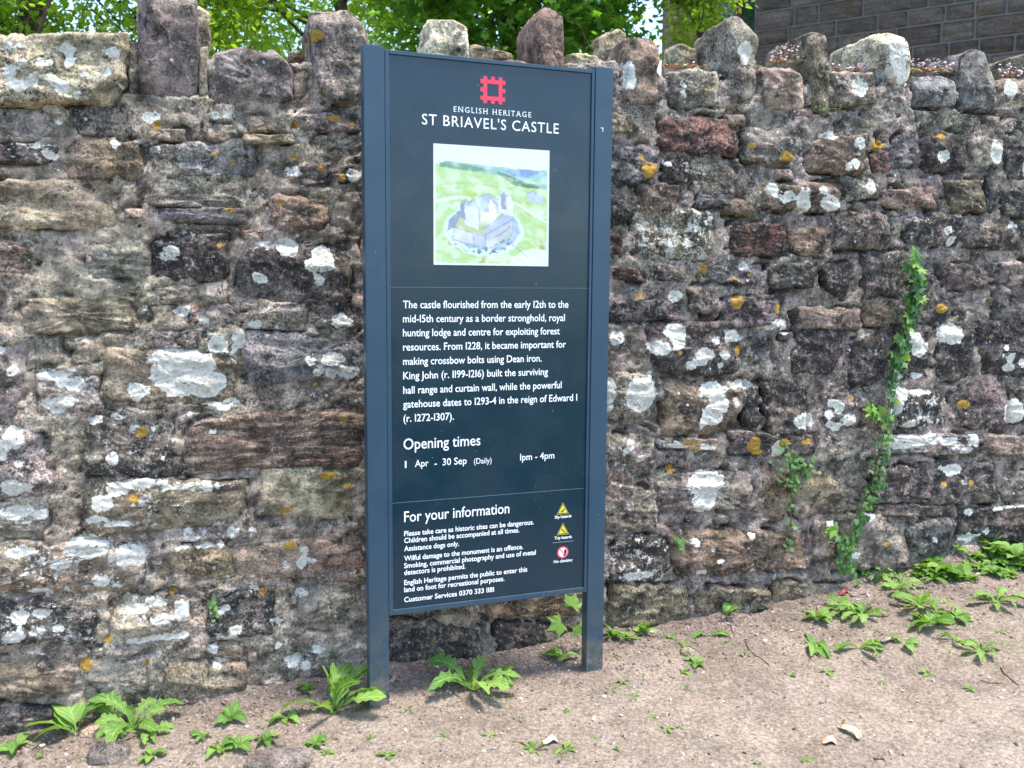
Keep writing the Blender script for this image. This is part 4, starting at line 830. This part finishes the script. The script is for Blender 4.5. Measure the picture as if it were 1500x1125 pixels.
# flowers and stonecrop along the wall top
PINK = flat('petal_pink', (.72, .58, .60)); SED = NT('stonecrop_leaf', .6); _q = SED.noise(SED.pos(), 40, 2, .5); SED = SED.col(SED.mix(SED.ss(_q, .42, .58), (.42, .12, .09), (.25, .28, .10)))
def tuft(x0, x1, y, n, label, petals=.35, hgt=16):
    rng = np.random.default_rng(int(x0)); c = hit((x0+x1)/2, y, P0-WN*.05, WN); r = root('stonecrop_tuft', tuple(c), label, 'plant')
    fl = []; lv = []; m_ = np.linalg.norm(c)/F
    for k in range(n):
        x = x0+rng.random()*(x1-x0); dep = -.02-.12*rng.random(); p = hit(x, y, P0+WN*dep, WN)-c
        isf = rng.random() < petals; h = (hgt*1.2*rng.random()**1.1 if isf else 4*rng.random())*m_; s_ = (1.5+1.3*rng.random())*m_
        Q = p+[0, 0, h]; R_ = np.array(Matrix.Rotation(rng.random()*6.3, 3, 'Z')@Matrix.Rotation(rng.random()*1.2, 3, 'X'))
        V = Q+(np.array([(1, 0, .2), (.3, .9, 0), (-.8, .6, .2), (-.8, -.6, 0), (.3, -.9, .2), (0, 0, -.35), (0, 0, .3)])*s_)@R_.T
        (fl if isf else lv).append((V, [(6, i, (i+1) % 5) for i in range(5)]+[(5, (i+1) % 5, i) for i in range(5)]))
        if isf: lv.append(tube([p, Q], .0006, 3))
    if fl: ob('flowers', mesh('flowers', *joinm(fl), PINK), r, kind='stuff')
    if lv: ob('foliage', mesh('foliage', *joinm(lv), SED), r, kind='stuff')
tuft(970, 1035, 99, 110, 'stonecrop mat on the wall top right of the sign, between two upright stones', .12, 8)
tuft(1128, 1186, 92, 150, 'pink flowering tuft on the wall top left of the olive upright stone', .45, 20)
tuft(1215, 1262, 103, 50, 'sparse pale flowers on the wall top left of the cream white stone', .5, 8)
tuft(1333, 1400, 106, 170, 'reddish stonecrop mat with pale flowers right of the cream white stone', .3, 14)
tuft(1462, 1500, 112, 60, 'few pale flowers on the wall top at the right edge', .6, 12)
# daisies in the green patch
DW = flat('daisy_white', (.8, .8, .78)); DY = flat('daisy_yellow', (.7, .5, .05))
for i, (x, y, lab) in enumerate([(1440, 795, 'upper daisy against the wall foot at the right'), (1443, 805, 'daisy just below the uppermost one at the wall foot'), (1470, 812, 'rightmost daisy in the green patch'), (1432, 842, 'daisy in the middle of the green patch'), (63, 1100, 'small pale yellow flower in the lower left corner')]):
    b = gpos(x, y+12); r = root('daisy', tuple(b), lab, 'flower'); h = .05
    ob('stem', mesh('stem', *tube([(0, 0, 0), (0, 0, h)], .0012, 4), STEM), r)
    pt = []
    for k in range(12):
        a = k/12*2*math.pi; ca, sa = math.cos(a), math.sin(a); pt.append((np.array([(0, 0, 0), (.007*ca-.0018*sa, .007*sa+.0018*ca, .001), (.010*ca, .010*sa, .0), (.007*ca+.0018*sa, .007*sa-.0018*ca, .001)])+[0, 0, h], [(0, 1, 2, 3)]))
    o = ob('petals', mesh('petals', *joinm(pt), DW, smooth=False), r); ob('centre', mesh('centre', *tube([(0, 0, h), (0, 0, h+.003)], [.004, .003], 8), DY), r)
# ------------------------------------------------------------------ loose things on the ground
def rock(px, py, w, h, code, label, sink=.45, seed=1, name='rock'):
    b = gpos(px, py); m_ = np.linalg.norm(b)/F; th, ph = np.meshgrid(np.linspace(0, 2*math.pi, 49)[:-1], np.linspace(0, math.pi, 22)); th, ph = th.ravel(), ph.ravel()
    D_ = np.stack([np.sin(ph)*np.cos(th), np.sin(ph)*np.sin(th), np.cos(ph)], -1); Q = np.sign(D_)*np.abs(D_)**.75
    Q = Q*np.array([w*m_/2, w*m_*.38, h*m_*.75])*(1+.16*fbm(D_*1.4+seed, 3)+.04*fbm(D_*6+seed, 3))[:, None]; n = len(Q)
    t = np.ones((n, 4)); t[:, :3] = TC[code]
    me = mesh(name, Q, gridfaces(48, 22, True)[:, ::-1], STONE, {'tint': ('FLOAT_COLOR', t), 'fx': ('FLOAT_VECTOR', np.tile([.1, .1, .25], (n, 1))), 'lich': ('FLOAT_VECTOR', np.full((n, 3), .05))})
    o = ob(name, me, None, label=label, category='rock'); o.location = tuple(b+[0, 0, h*m_*(.1 if sink > 0 else sink)]); return o
rock(160, 1108, 50, 30, 'd', 'half buried brown rock in the lower left below the big dandelion clump', seed=3, sink=-.08)
rock(412, 1120, 86, 28, 'd', 'flat grey rock cut by the bottom edge left of the sign', seed=5, sink=-.1)
rock(140, 1072, 40, 12, 'b', 'pale stone lump at the wall foot behind the dandelions', seed=6)
rock(1122, 862, 24, 12, 'm', 'small grey stone on the ledge at the wall foot', seed=8)
TW = NT('dry_wood', .8); TW = TW.col(TW.mix(TW.ss(TW.noise(TW.pos(), 60, 4, .6), .35, .65), (.13, .085, .05), (.33, .24, .16)))
def twig(path, rad, label):
    P = np.array([gpos(x, y)+[0, 0, rad*1.2] for x, y in path]); o = ob('twig', mesh('twig', *tube(P-P[0], [rad*(1.15-.5*i/len(P)) for i in range(len(P))], 6), TW), None, label=label, category='twig'); o.location = tuple(P[0])
twig([(1092, 940), (1098, 952), (1107, 961), (1117, 966), (1127, 975)], .0028, 'dry twig on the soil below the lone plantain')
twig([(1466, 978), (1472, 988), (1484, 998), (1492, 1004)], .003, 'dark crooked twig on the path near the right edge')
twig([(1436, 997), (1452, 1001), (1470, 1001)], .0022, 'thin dark twig lying level on the path at the right')
twig([(112, 1125), (116, 1105), (117, 1088)], .0014, 'thin pale dead stalk hanging below the dandelions at the left')
twig([(322, 1010), (335, 1032), (340, 1045)], .0012, 'dry stalk standing in the plantain at the left')
def curl(px, py, L_, W_, rz, mat, label, bend=.5, name='bark_piece'):
    b = gpos(px, py); m_ = np.linalg.norm(b)/F; nx, ny = 14, 6; V = []; rr = np.random.default_rng(int(px))
    for i in range(nx):
        for j in range(ny):
            s, t = i/(nx-1)-.5, j/(ny-1)-.5; V.append((s*L_*m_, (t*(1-.7*abs(s))*W_+3*math.sin(s*6))*m_, (bend*W_*abs(t)**1.5+2.5*math.sin((s+.3)*5))*m_+.004))
    me = mesh(name, V, gridfaces(ny, nx), mat); o = ob(name, me, None, label=label, category='debris'); md = o.modifiers.new('thickness', 'SOLIDIFY'); md.thickness = .003
    o.location = tuple(b); o.rotation_euler = (.15, 0, rz); return o
PALE = NT('pale_bark', .85); PALE = PALE.col(PALE.mix(PALE.ss(PALE.noise(PALE.pos(), 50, 4, .6), .35, .65), (.36, .25, .15), (.60, .47, .33)))
ROSY = NT('withered_leaf', .8); ROSY = ROSY.col(ROSY.mix(ROSY.ss(ROSY.noise(ROSY.pos(), 50, 4, .6), .35, .65), (.42, .22, .15), (.60, .40, .30)))
curl(1244, 1074, 36, 13, D(-68), PALE, 'curled piece of pale dry bark on the path', .8)
curl(1214, 1088, 18, 14, D(-20), ROSY, 'withered pinkish leaf beside the curled bark', .3, 'dry_leaf')
curl(1288, 1112, 14, 5, D(-35), TW, 'dark splinter of wood near the bottom edge', .3, 'wood_splinter')
curl(1302, 940, 20, 7, D(-20), flat('grey_leaf', (.30, .26, .22)), 'greyish dead leaf on the path by the pair of oval leaves', .4, 'dry_leaf')
curl(806, 1088, 20, 12, D(10), flat('petal_cream', (.75, .68, .45)), 'pale cream petal between the two small rosettes', .7, 'petal')
curl(526, 994, 14, 9, D(30), ROSY, 'crumpled reddish leaf at the left of the post foot', .8, 'dry_leaf'); curl(577, 998, 12, 9, D(30), ROSY, 'crumpled reddish leaf on the soil right of the left post', .8, 'dry_leaf')
curl(1236, 870, 16, 8, D(10), flat('red_leaf', (.30, .06, .04)), 'dark red dead leaf among the weeds under the ivy', .5, 'dry_leaf')
ob_m = rock(1006, 958, 20, 9, 'o', 'patch of brown moss among the weeds right of the sign', seed=12, name='moss_clump'); ob_m['category'] = 'moss'
# pebbles and crumbs
ico = np.array([(1, 0, 0), (-1, 0, 0), (0, 1, 0), (0, -1, 0), (0, 0, 1), (0, 0, -1.)]); icf = [(4, 0, 2), (4, 2, 1), (4, 1, 3), (4, 3, 0), (5, 2, 0), (5, 1, 2), (5, 3, 1), (5, 0, 3)]
def crumbs(name, n, smin, smax, mat, near, seed):
    rng = np.random.default_rng(seed); u = rng.uniform(-1.9, 3.7, n); d = (rng.exponential(near, n)+.02) if near else rng.uniform(.05, 2.0, n)
    pts = P0+u[:, None]*WT+d[:, None]*WN; z = ground_z(pts[:, 0], pts[:, 1]); V = []; Fc = []
    for k in range(n):
        s_ = smin+(smax-smin)*rng.random()**4; R_ = np.array(Matrix.Rotation(rng.random()*6.3, 3, (rng.normal(), rng.normal(), 1)))
        V.append((ico*s_*(.6+.7*rng.random((6, 3)))*[1, 1, .6])@R_.T+[pts[k, 0], pts[k, 1], z[k]+s_*.15]); Fc += [tuple(i+k*6 for i in f) for f in icf]
    ob(name, mesh(name, np.concatenate(V), Fc, mat, smooth=False), None, kind='stuff')
PEB = NT('pebble', .85); PEB = PEB.col(PEB.mix(PEB.ss(PEB.noise(PEB.pos(), 30, 2, .5), .4, .6), (.20, .16, .14), (.50, .44, .40)))
SOILC = NT('soil_crumb', .95); SOILC = SOILC.col(SOILC.mix(SOILC.ss(SOILC.noise(SOILC.pos(), 30, 2, .5), .4, .6), (.15, .11, .09), (.30, .23, .19)))
crumbs('gravel', 2600, .0018, .014, PEB, 0, 1); crumbs('soil_crumbs', 14000, .002, .010, SOILC, .25, 2); crumbs('leaf_litter', 3600, .0015, .010, TW, 0, 3)
crumbs('clods', 1500, .004, .017, SOILC, .12, 4)
# ------------------------------------------------------------------ building behind, upper right
BD = np.array([-.847, .531, 0]); BD /= np.linalg.norm(BD); BN = np.array([-BD[1], BD[0], 0])*1.0
if BN@np.array([0, -1, 0]) < 0: BN = -BN
BP = np.array([4.1, 10., 0])
bl = BP+BD*0+UP*-1.6; bld = root('stone_building', tuple(bl), 'dark building of squared stone blocks with a red framed window, behind the wall', 'building')
def bpos(s, z, d): return BP+BD*s+UP*z+BN*d-bl
def bbox(name, q, mat, par=bld, **kw):
    s0, z0, d0, s1, z1, d1 = q; V = [bpos(s, z, d) for z in (z0, z1) for (s, d) in ((s0, d0), (s1, d0), (s1, d1), (s0, d1))]
    return ob(name, mesh(name, V, [(3, 2, 1, 0), (4, 5, 6, 7), (0, 1, 5, 4), (1, 2, 6, 5), (2, 3, 7, 6), (3, 0, 4, 7)], mat, smooth=False), par, **kw)
def block_mat():
    m = NT('squared_sandstone', .92, .2); P = m.pos(); oi = m.n('ShaderNodeObjectInfo').outputs['Random']
    c = m.mix(oi, (.115, .088, .072), (.205, .158, .130)); c = m.mix(m.math('MULTIPLY', m.attr('tan', 'Fac'), 1.), c, (.46, .33, .20))
    st = m.noise(m.vmul(P, (3, 3, 26)), 1, 6, .65); c = m.scale(c, m.ss(st, .3, .7, .72, 1.2)); g = m.noise(P, 40, 5, .7); c = m.scale(c, m.ss(g, .3, .7, .75, 1.25))
    c = m.mix(m.ss(m.noise(P, 2.6, 6, .7), .54, .66, 0, .6), c, (.13, .13, .075)); c = m.mix(m.ss(m.noise(P, 14, 7, .75), .6, .68, 0, .5), c, (.32, .30, .25))
    m.bump(m.math('ADD', m.math('MULTIPLY', st, .7), m.math('ADD', m.math('MULTIPLY', m.noise(P, 9, 6, .7), 1.), m.math('MULTIPLY', g, .3))), .05, 1.); return m.col(c)
BM = block_mat(); MORT = NT('lime_mortar', .95); MORT = MORT.col(MORT.mix(MORT.noise(MORT.pos(), 30, 4, .6), (.15, .145, .135), (.24, .23, .215)))
bbox('wall', (1.62, -1.6, -3.6, -4.6, 5.2, -.012), MORT); bbox('wall', (2.75, -1.6, -3.6, 2.20, 5.2, -.012), MORT)
bbox('wall', (2.20, -1.6, -3.6, 1.62, 1.2, -.012), MORT); bbox('wall', (2.20, 3.75, -3.6, 1.62, 5.2, -.012), MORT); bbox('wall', (2.20, 1.2, -3.6, 1.62, 3.75, -.6), MORT)
def block(s0, s1, z0, z1, tan, rng):
    nx, nz = 9, 5; V = []; a = []
    for k in range(nz):
        for i in range(nx):
            x, z = i/(nx-1), k/(nz-1); e = min(min(x, 1-x)*(s1-s0), min(z, 1-z)*(z1-z0)); V.append((s0+(s1-s0)*x, z0+(z1-z0)*z, 0 if e < 1e-6 else 1))
    V = np.array(V); pr = .022*V[:, 2]+.034*fbm(np.c_[V[:, 0]*9, V[:, 1]*16, V[:, 0]*0+rng.random()*9], 3)*V[:, 2]+.006*rng.random()
    ed = V[:, 2] < .5; P = np.array([bpos(*q[:2], h-.005) for q, h in zip(V, pr)])
    B = np.array([bpos(*q[:2], -.03) for q in V[ed]])
    per = [i for i in range(nx)]+[nx*k+nx-1 for k in range(1, nz)]+[nx*(nz-1)+i for i in range(nx-2, -1, -1)]+[nx*k for k in range(nz-2, 0, -1)]
    Bp = np.array([bpos(V[i][0], V[i][1], -.03) for i in per]); n0 = len(P); F_ = [tuple(q) for q in gridfaces(nx, nz)]+[(per[i], per[(i+1) % len(per)], n0+(i+1) % len(per), n0+i) for i in range(len(per))]
    return np.concatenate([P, Bp]), F_
rb = np.random.default_rng(9); acc = []; z = -1.5
while z < 5.1:
    h = .13+.08*rb.random(); s = 2.74-.0*rb.random()
    while s > -4.5:
        w = .24+.42*rb.random()**1.3; s2 = max(s-w, -4.55)
        if s > 2.2001 and s2 < 2.2: s2 = 2.2
        if 1.2 < z+h/2 < 3.75 and s2 < 2.2 and s > 1.62:
            if s > 1.6201: s = 1.62; s2 = s-w
        elif abs(s2-1.62) < .12: s2 = 1.62
        zz = (z+.011, z+h-.011); tan = 1. if s > 2.2001 else (.12 if rb.random() < .1 else 0.)  # pier blocks get full tan: sunlight painted into their colour
        V, Fc = block(s2+.011, s-.011, *zz, tan, rb); q = (V+bl).mean(0); d = q@CD; px = 750+F*(q@CX)/d; py = 562.5-F*(q@CU)/d
        if 930 < px < 1540 and -30 < py < 125: ob('stone_block', mesh('stone_block', V, Fc, BM, {'tan': ('FLOAT', np.full(len(V), tan))}), bld)
        else: acc.append((V, Fc))
        s = s2
    z += h
V, Fc = joinm(acc); ob('stone_blocks', mesh('stone_blocks', V, Fc, BM, {'tan': ('FLOAT', np.zeros(len(V)))}), bld, kind='stuff')
REDW = NT('red_painted_timber', .5); REDW = REDW.col(REDW.mix(REDW.noise(REDW.pos(), 20, 4, .6), (.13, .014, .012), (.20, .028, .02))); GLS = NT('window_glass', .06, .8).col((.015, .03, .022))
wf = bbox('window', (2.19, 1.25, -.16, 1.63, 3.7, -.155), GLS)
for q in [(2.195, 1.2, -.18, 2.12, 3.74, -.10), (1.57, 1.2, -.18, 1.625, 3.74, -.10), (2.12, 3.62, -.18, 1.70, 3.74, -.10), (2.12, 2.82, -.18, 1.70, 2.94, -.08), (2.12, 1.2, -.18, 1.70, 1.32, -.08), (1.87, 1.32, -.17, 1.82, 2.82, -.12), (1.87, 2.94, -.17, 1.82, 3.62, -.12)]: bbox('window_frame', q, REDW, wf)
RT = NT('roof_slate', .8); RT = RT.col(RT.mix(RT.noise(RT.pos(), 12, 4, .6), (.07, .07, .08), (.13, .13, .14))); bbox('roof', (3.0, 5.2, -3.9, -4.9, 5.4, .3), RT)
# ------------------------------------------------------------------ trees behind the wall
TL1 = leaf_mat('sycamore_foliage', (.05, .15, .018), (.13, .29, .035), .55); TL2 = leaf_mat('lime_green_foliage', (.18, .33, .03), (.36, .50, .06), .55); TL3 = leaf_mat('far_foliage', (.07, .16, .05), (.13, .26, .08), .45)
SIMP = (np.array([(0, 0, 0), (.35, .26, .03), (.72, .2, 0), (1, 0, -.08), (.72, -.2, 0), (.35, -.26, .03)]), [(0, 1, 2, 3, 4, 5)])
def tree(name, label, base, cen, rad, nleaf, ls, mat, shape, seed, trunk=.12, nb=16, clump=60, hole=.0, layer=0.):
    rng = np.random.default_rng(seed); r = root(name, base, label, 'tree'); base = np.array(base); cen = np.array(cen)-base; rad = np.array(rad)
    top = cen+[0, 0, rad[2]*.5]; st = [tube([(0, 0, -.1), cen*.35*[1, 1, 1]*[.6, .6, 1], cen*[.9, .9, .9], top], [trunk, trunk*.8, trunk*.5, trunk*.15], 10)]
    cl = []
    nc = nleaf//clump
    for k in range(nc):
        v = rng.normal(size=3); v /= np.linalg.norm(v); rr = (.35+.65*rng.random()**.6); p = cen+v*rad*rr
        if fbm((p+base)[None]*.9+seed, 2)[0] < hole-.3: continue
        cl.append(p)
    for p in cl[::max(1, len(cl)//(nb//2))]:
        s_ = cen*rng.uniform(.6, .95); mid = (s_+p)/2+rng.normal(size=3)*.12; st.append(tube([s_, mid, p, p+(p-mid)*.3], [trunk*.2, trunk*.11, trunk*.05, .005], 6))
    for p in cl[::3]: st.append(tube([p-(p-cen)*.35+rng.normal(size=3)*.05, p, p+rng.normal(size=3)*.2], [trunk*.07, trunk*.04, trunk*.02], 4))
    ob('trunk', mesh('trunk', *joinm(st), BARK), r)
    V0, F0 = shape; nV = len(V0); VV = []; FF = []; RR = []; cnt = 0
    for p in cl:
        cs = rng.uniform(.18, .42)*max(rad)*.55; lr = rng.random()
        for j in range(clump):
            q = p+rng.normal(size=3)*cs*[.6, .6, .32]; s_ = ls*(.65+.6*rng.random())
            R_ = np.array(Matrix.Rotation(rng.random()*6.283, 3, 'Z')@Matrix.Rotation(rng.normal()*.55+.35, 3, 'Y')@Matrix.Rotation(rng.normal()*.5, 3, 'X'))
            VV.append((V0*s_)@R_.T+q); FF += [tuple(i+cnt for i in f) for f in F0]; cnt += nV; RR.append(np.full(nV, .6*lr+.4*rng.random()))
    ob('crown', mesh('crown', np.concatenate(VV), FF, mat, {'leafrand': ('FLOAT', np.concatenate(RR))}, smooth=False), r)
MAP = (LV*1.1, [tuple([0]+list(range(1, len(LV))))])
tree('sycamore_tree', 'sycamore with large dark green lobed leaves behind the wall, above the sign', (0, 8.4, -1.6), (-.05, 8.0, 3.0), (1.2, 1.2, 1.75), 17000, .10, TL1, MAP, 1, .14, clump=30)
tree('lime_tree', 'bright yellow green leafy tree behind the wall left of the tallest coping stone', (-4.75, 8.5, -1.6), (-4.5, 9.0, 3.1), (2.1, 1.3, 1.85), 52000, .075, TL2, SIMP, 2, .17, clump=50, hole=.1)
tree('maple_tree', 'light green tree behind the wall between the tallest coping stone and the sign', (-1.6, 10.5, -1.6), (-1.85, 10., 3.5), (1.75, 1.2, 1.6), 13000, .095, TL2, MAP, 3, .12, clump=30, hole=.06)
tree('hedge_tree', 'blue green tree far behind the wall, low between the coping stones', (-4.5, 19, -1.6), (-4.2, 19, 3.4), (5.2, 1.8, 2.4), 15000, .15, TL3, SIMP, 4, .25, clump=60, hole=.12)
tree('hornbeam_tree', 'fresh green tree whose branch hangs before the corner of the building', (1.75, 8.1, -1.6), (1.52, 8.0, 2.80), (.42, .35, .85), 6500, .062, TL2, SIMP, 5, .05, clump=26, nb=8)
tree('ash_tree', 'loose airy green tree behind the wall just left of the building', (.9, 13.5, -1.6), (.75, 13.0, 4.0), (1.0, 1.2, 1.7), 2600, .12, TL1, MAP, 6, .12, clump=30, hole=.15)
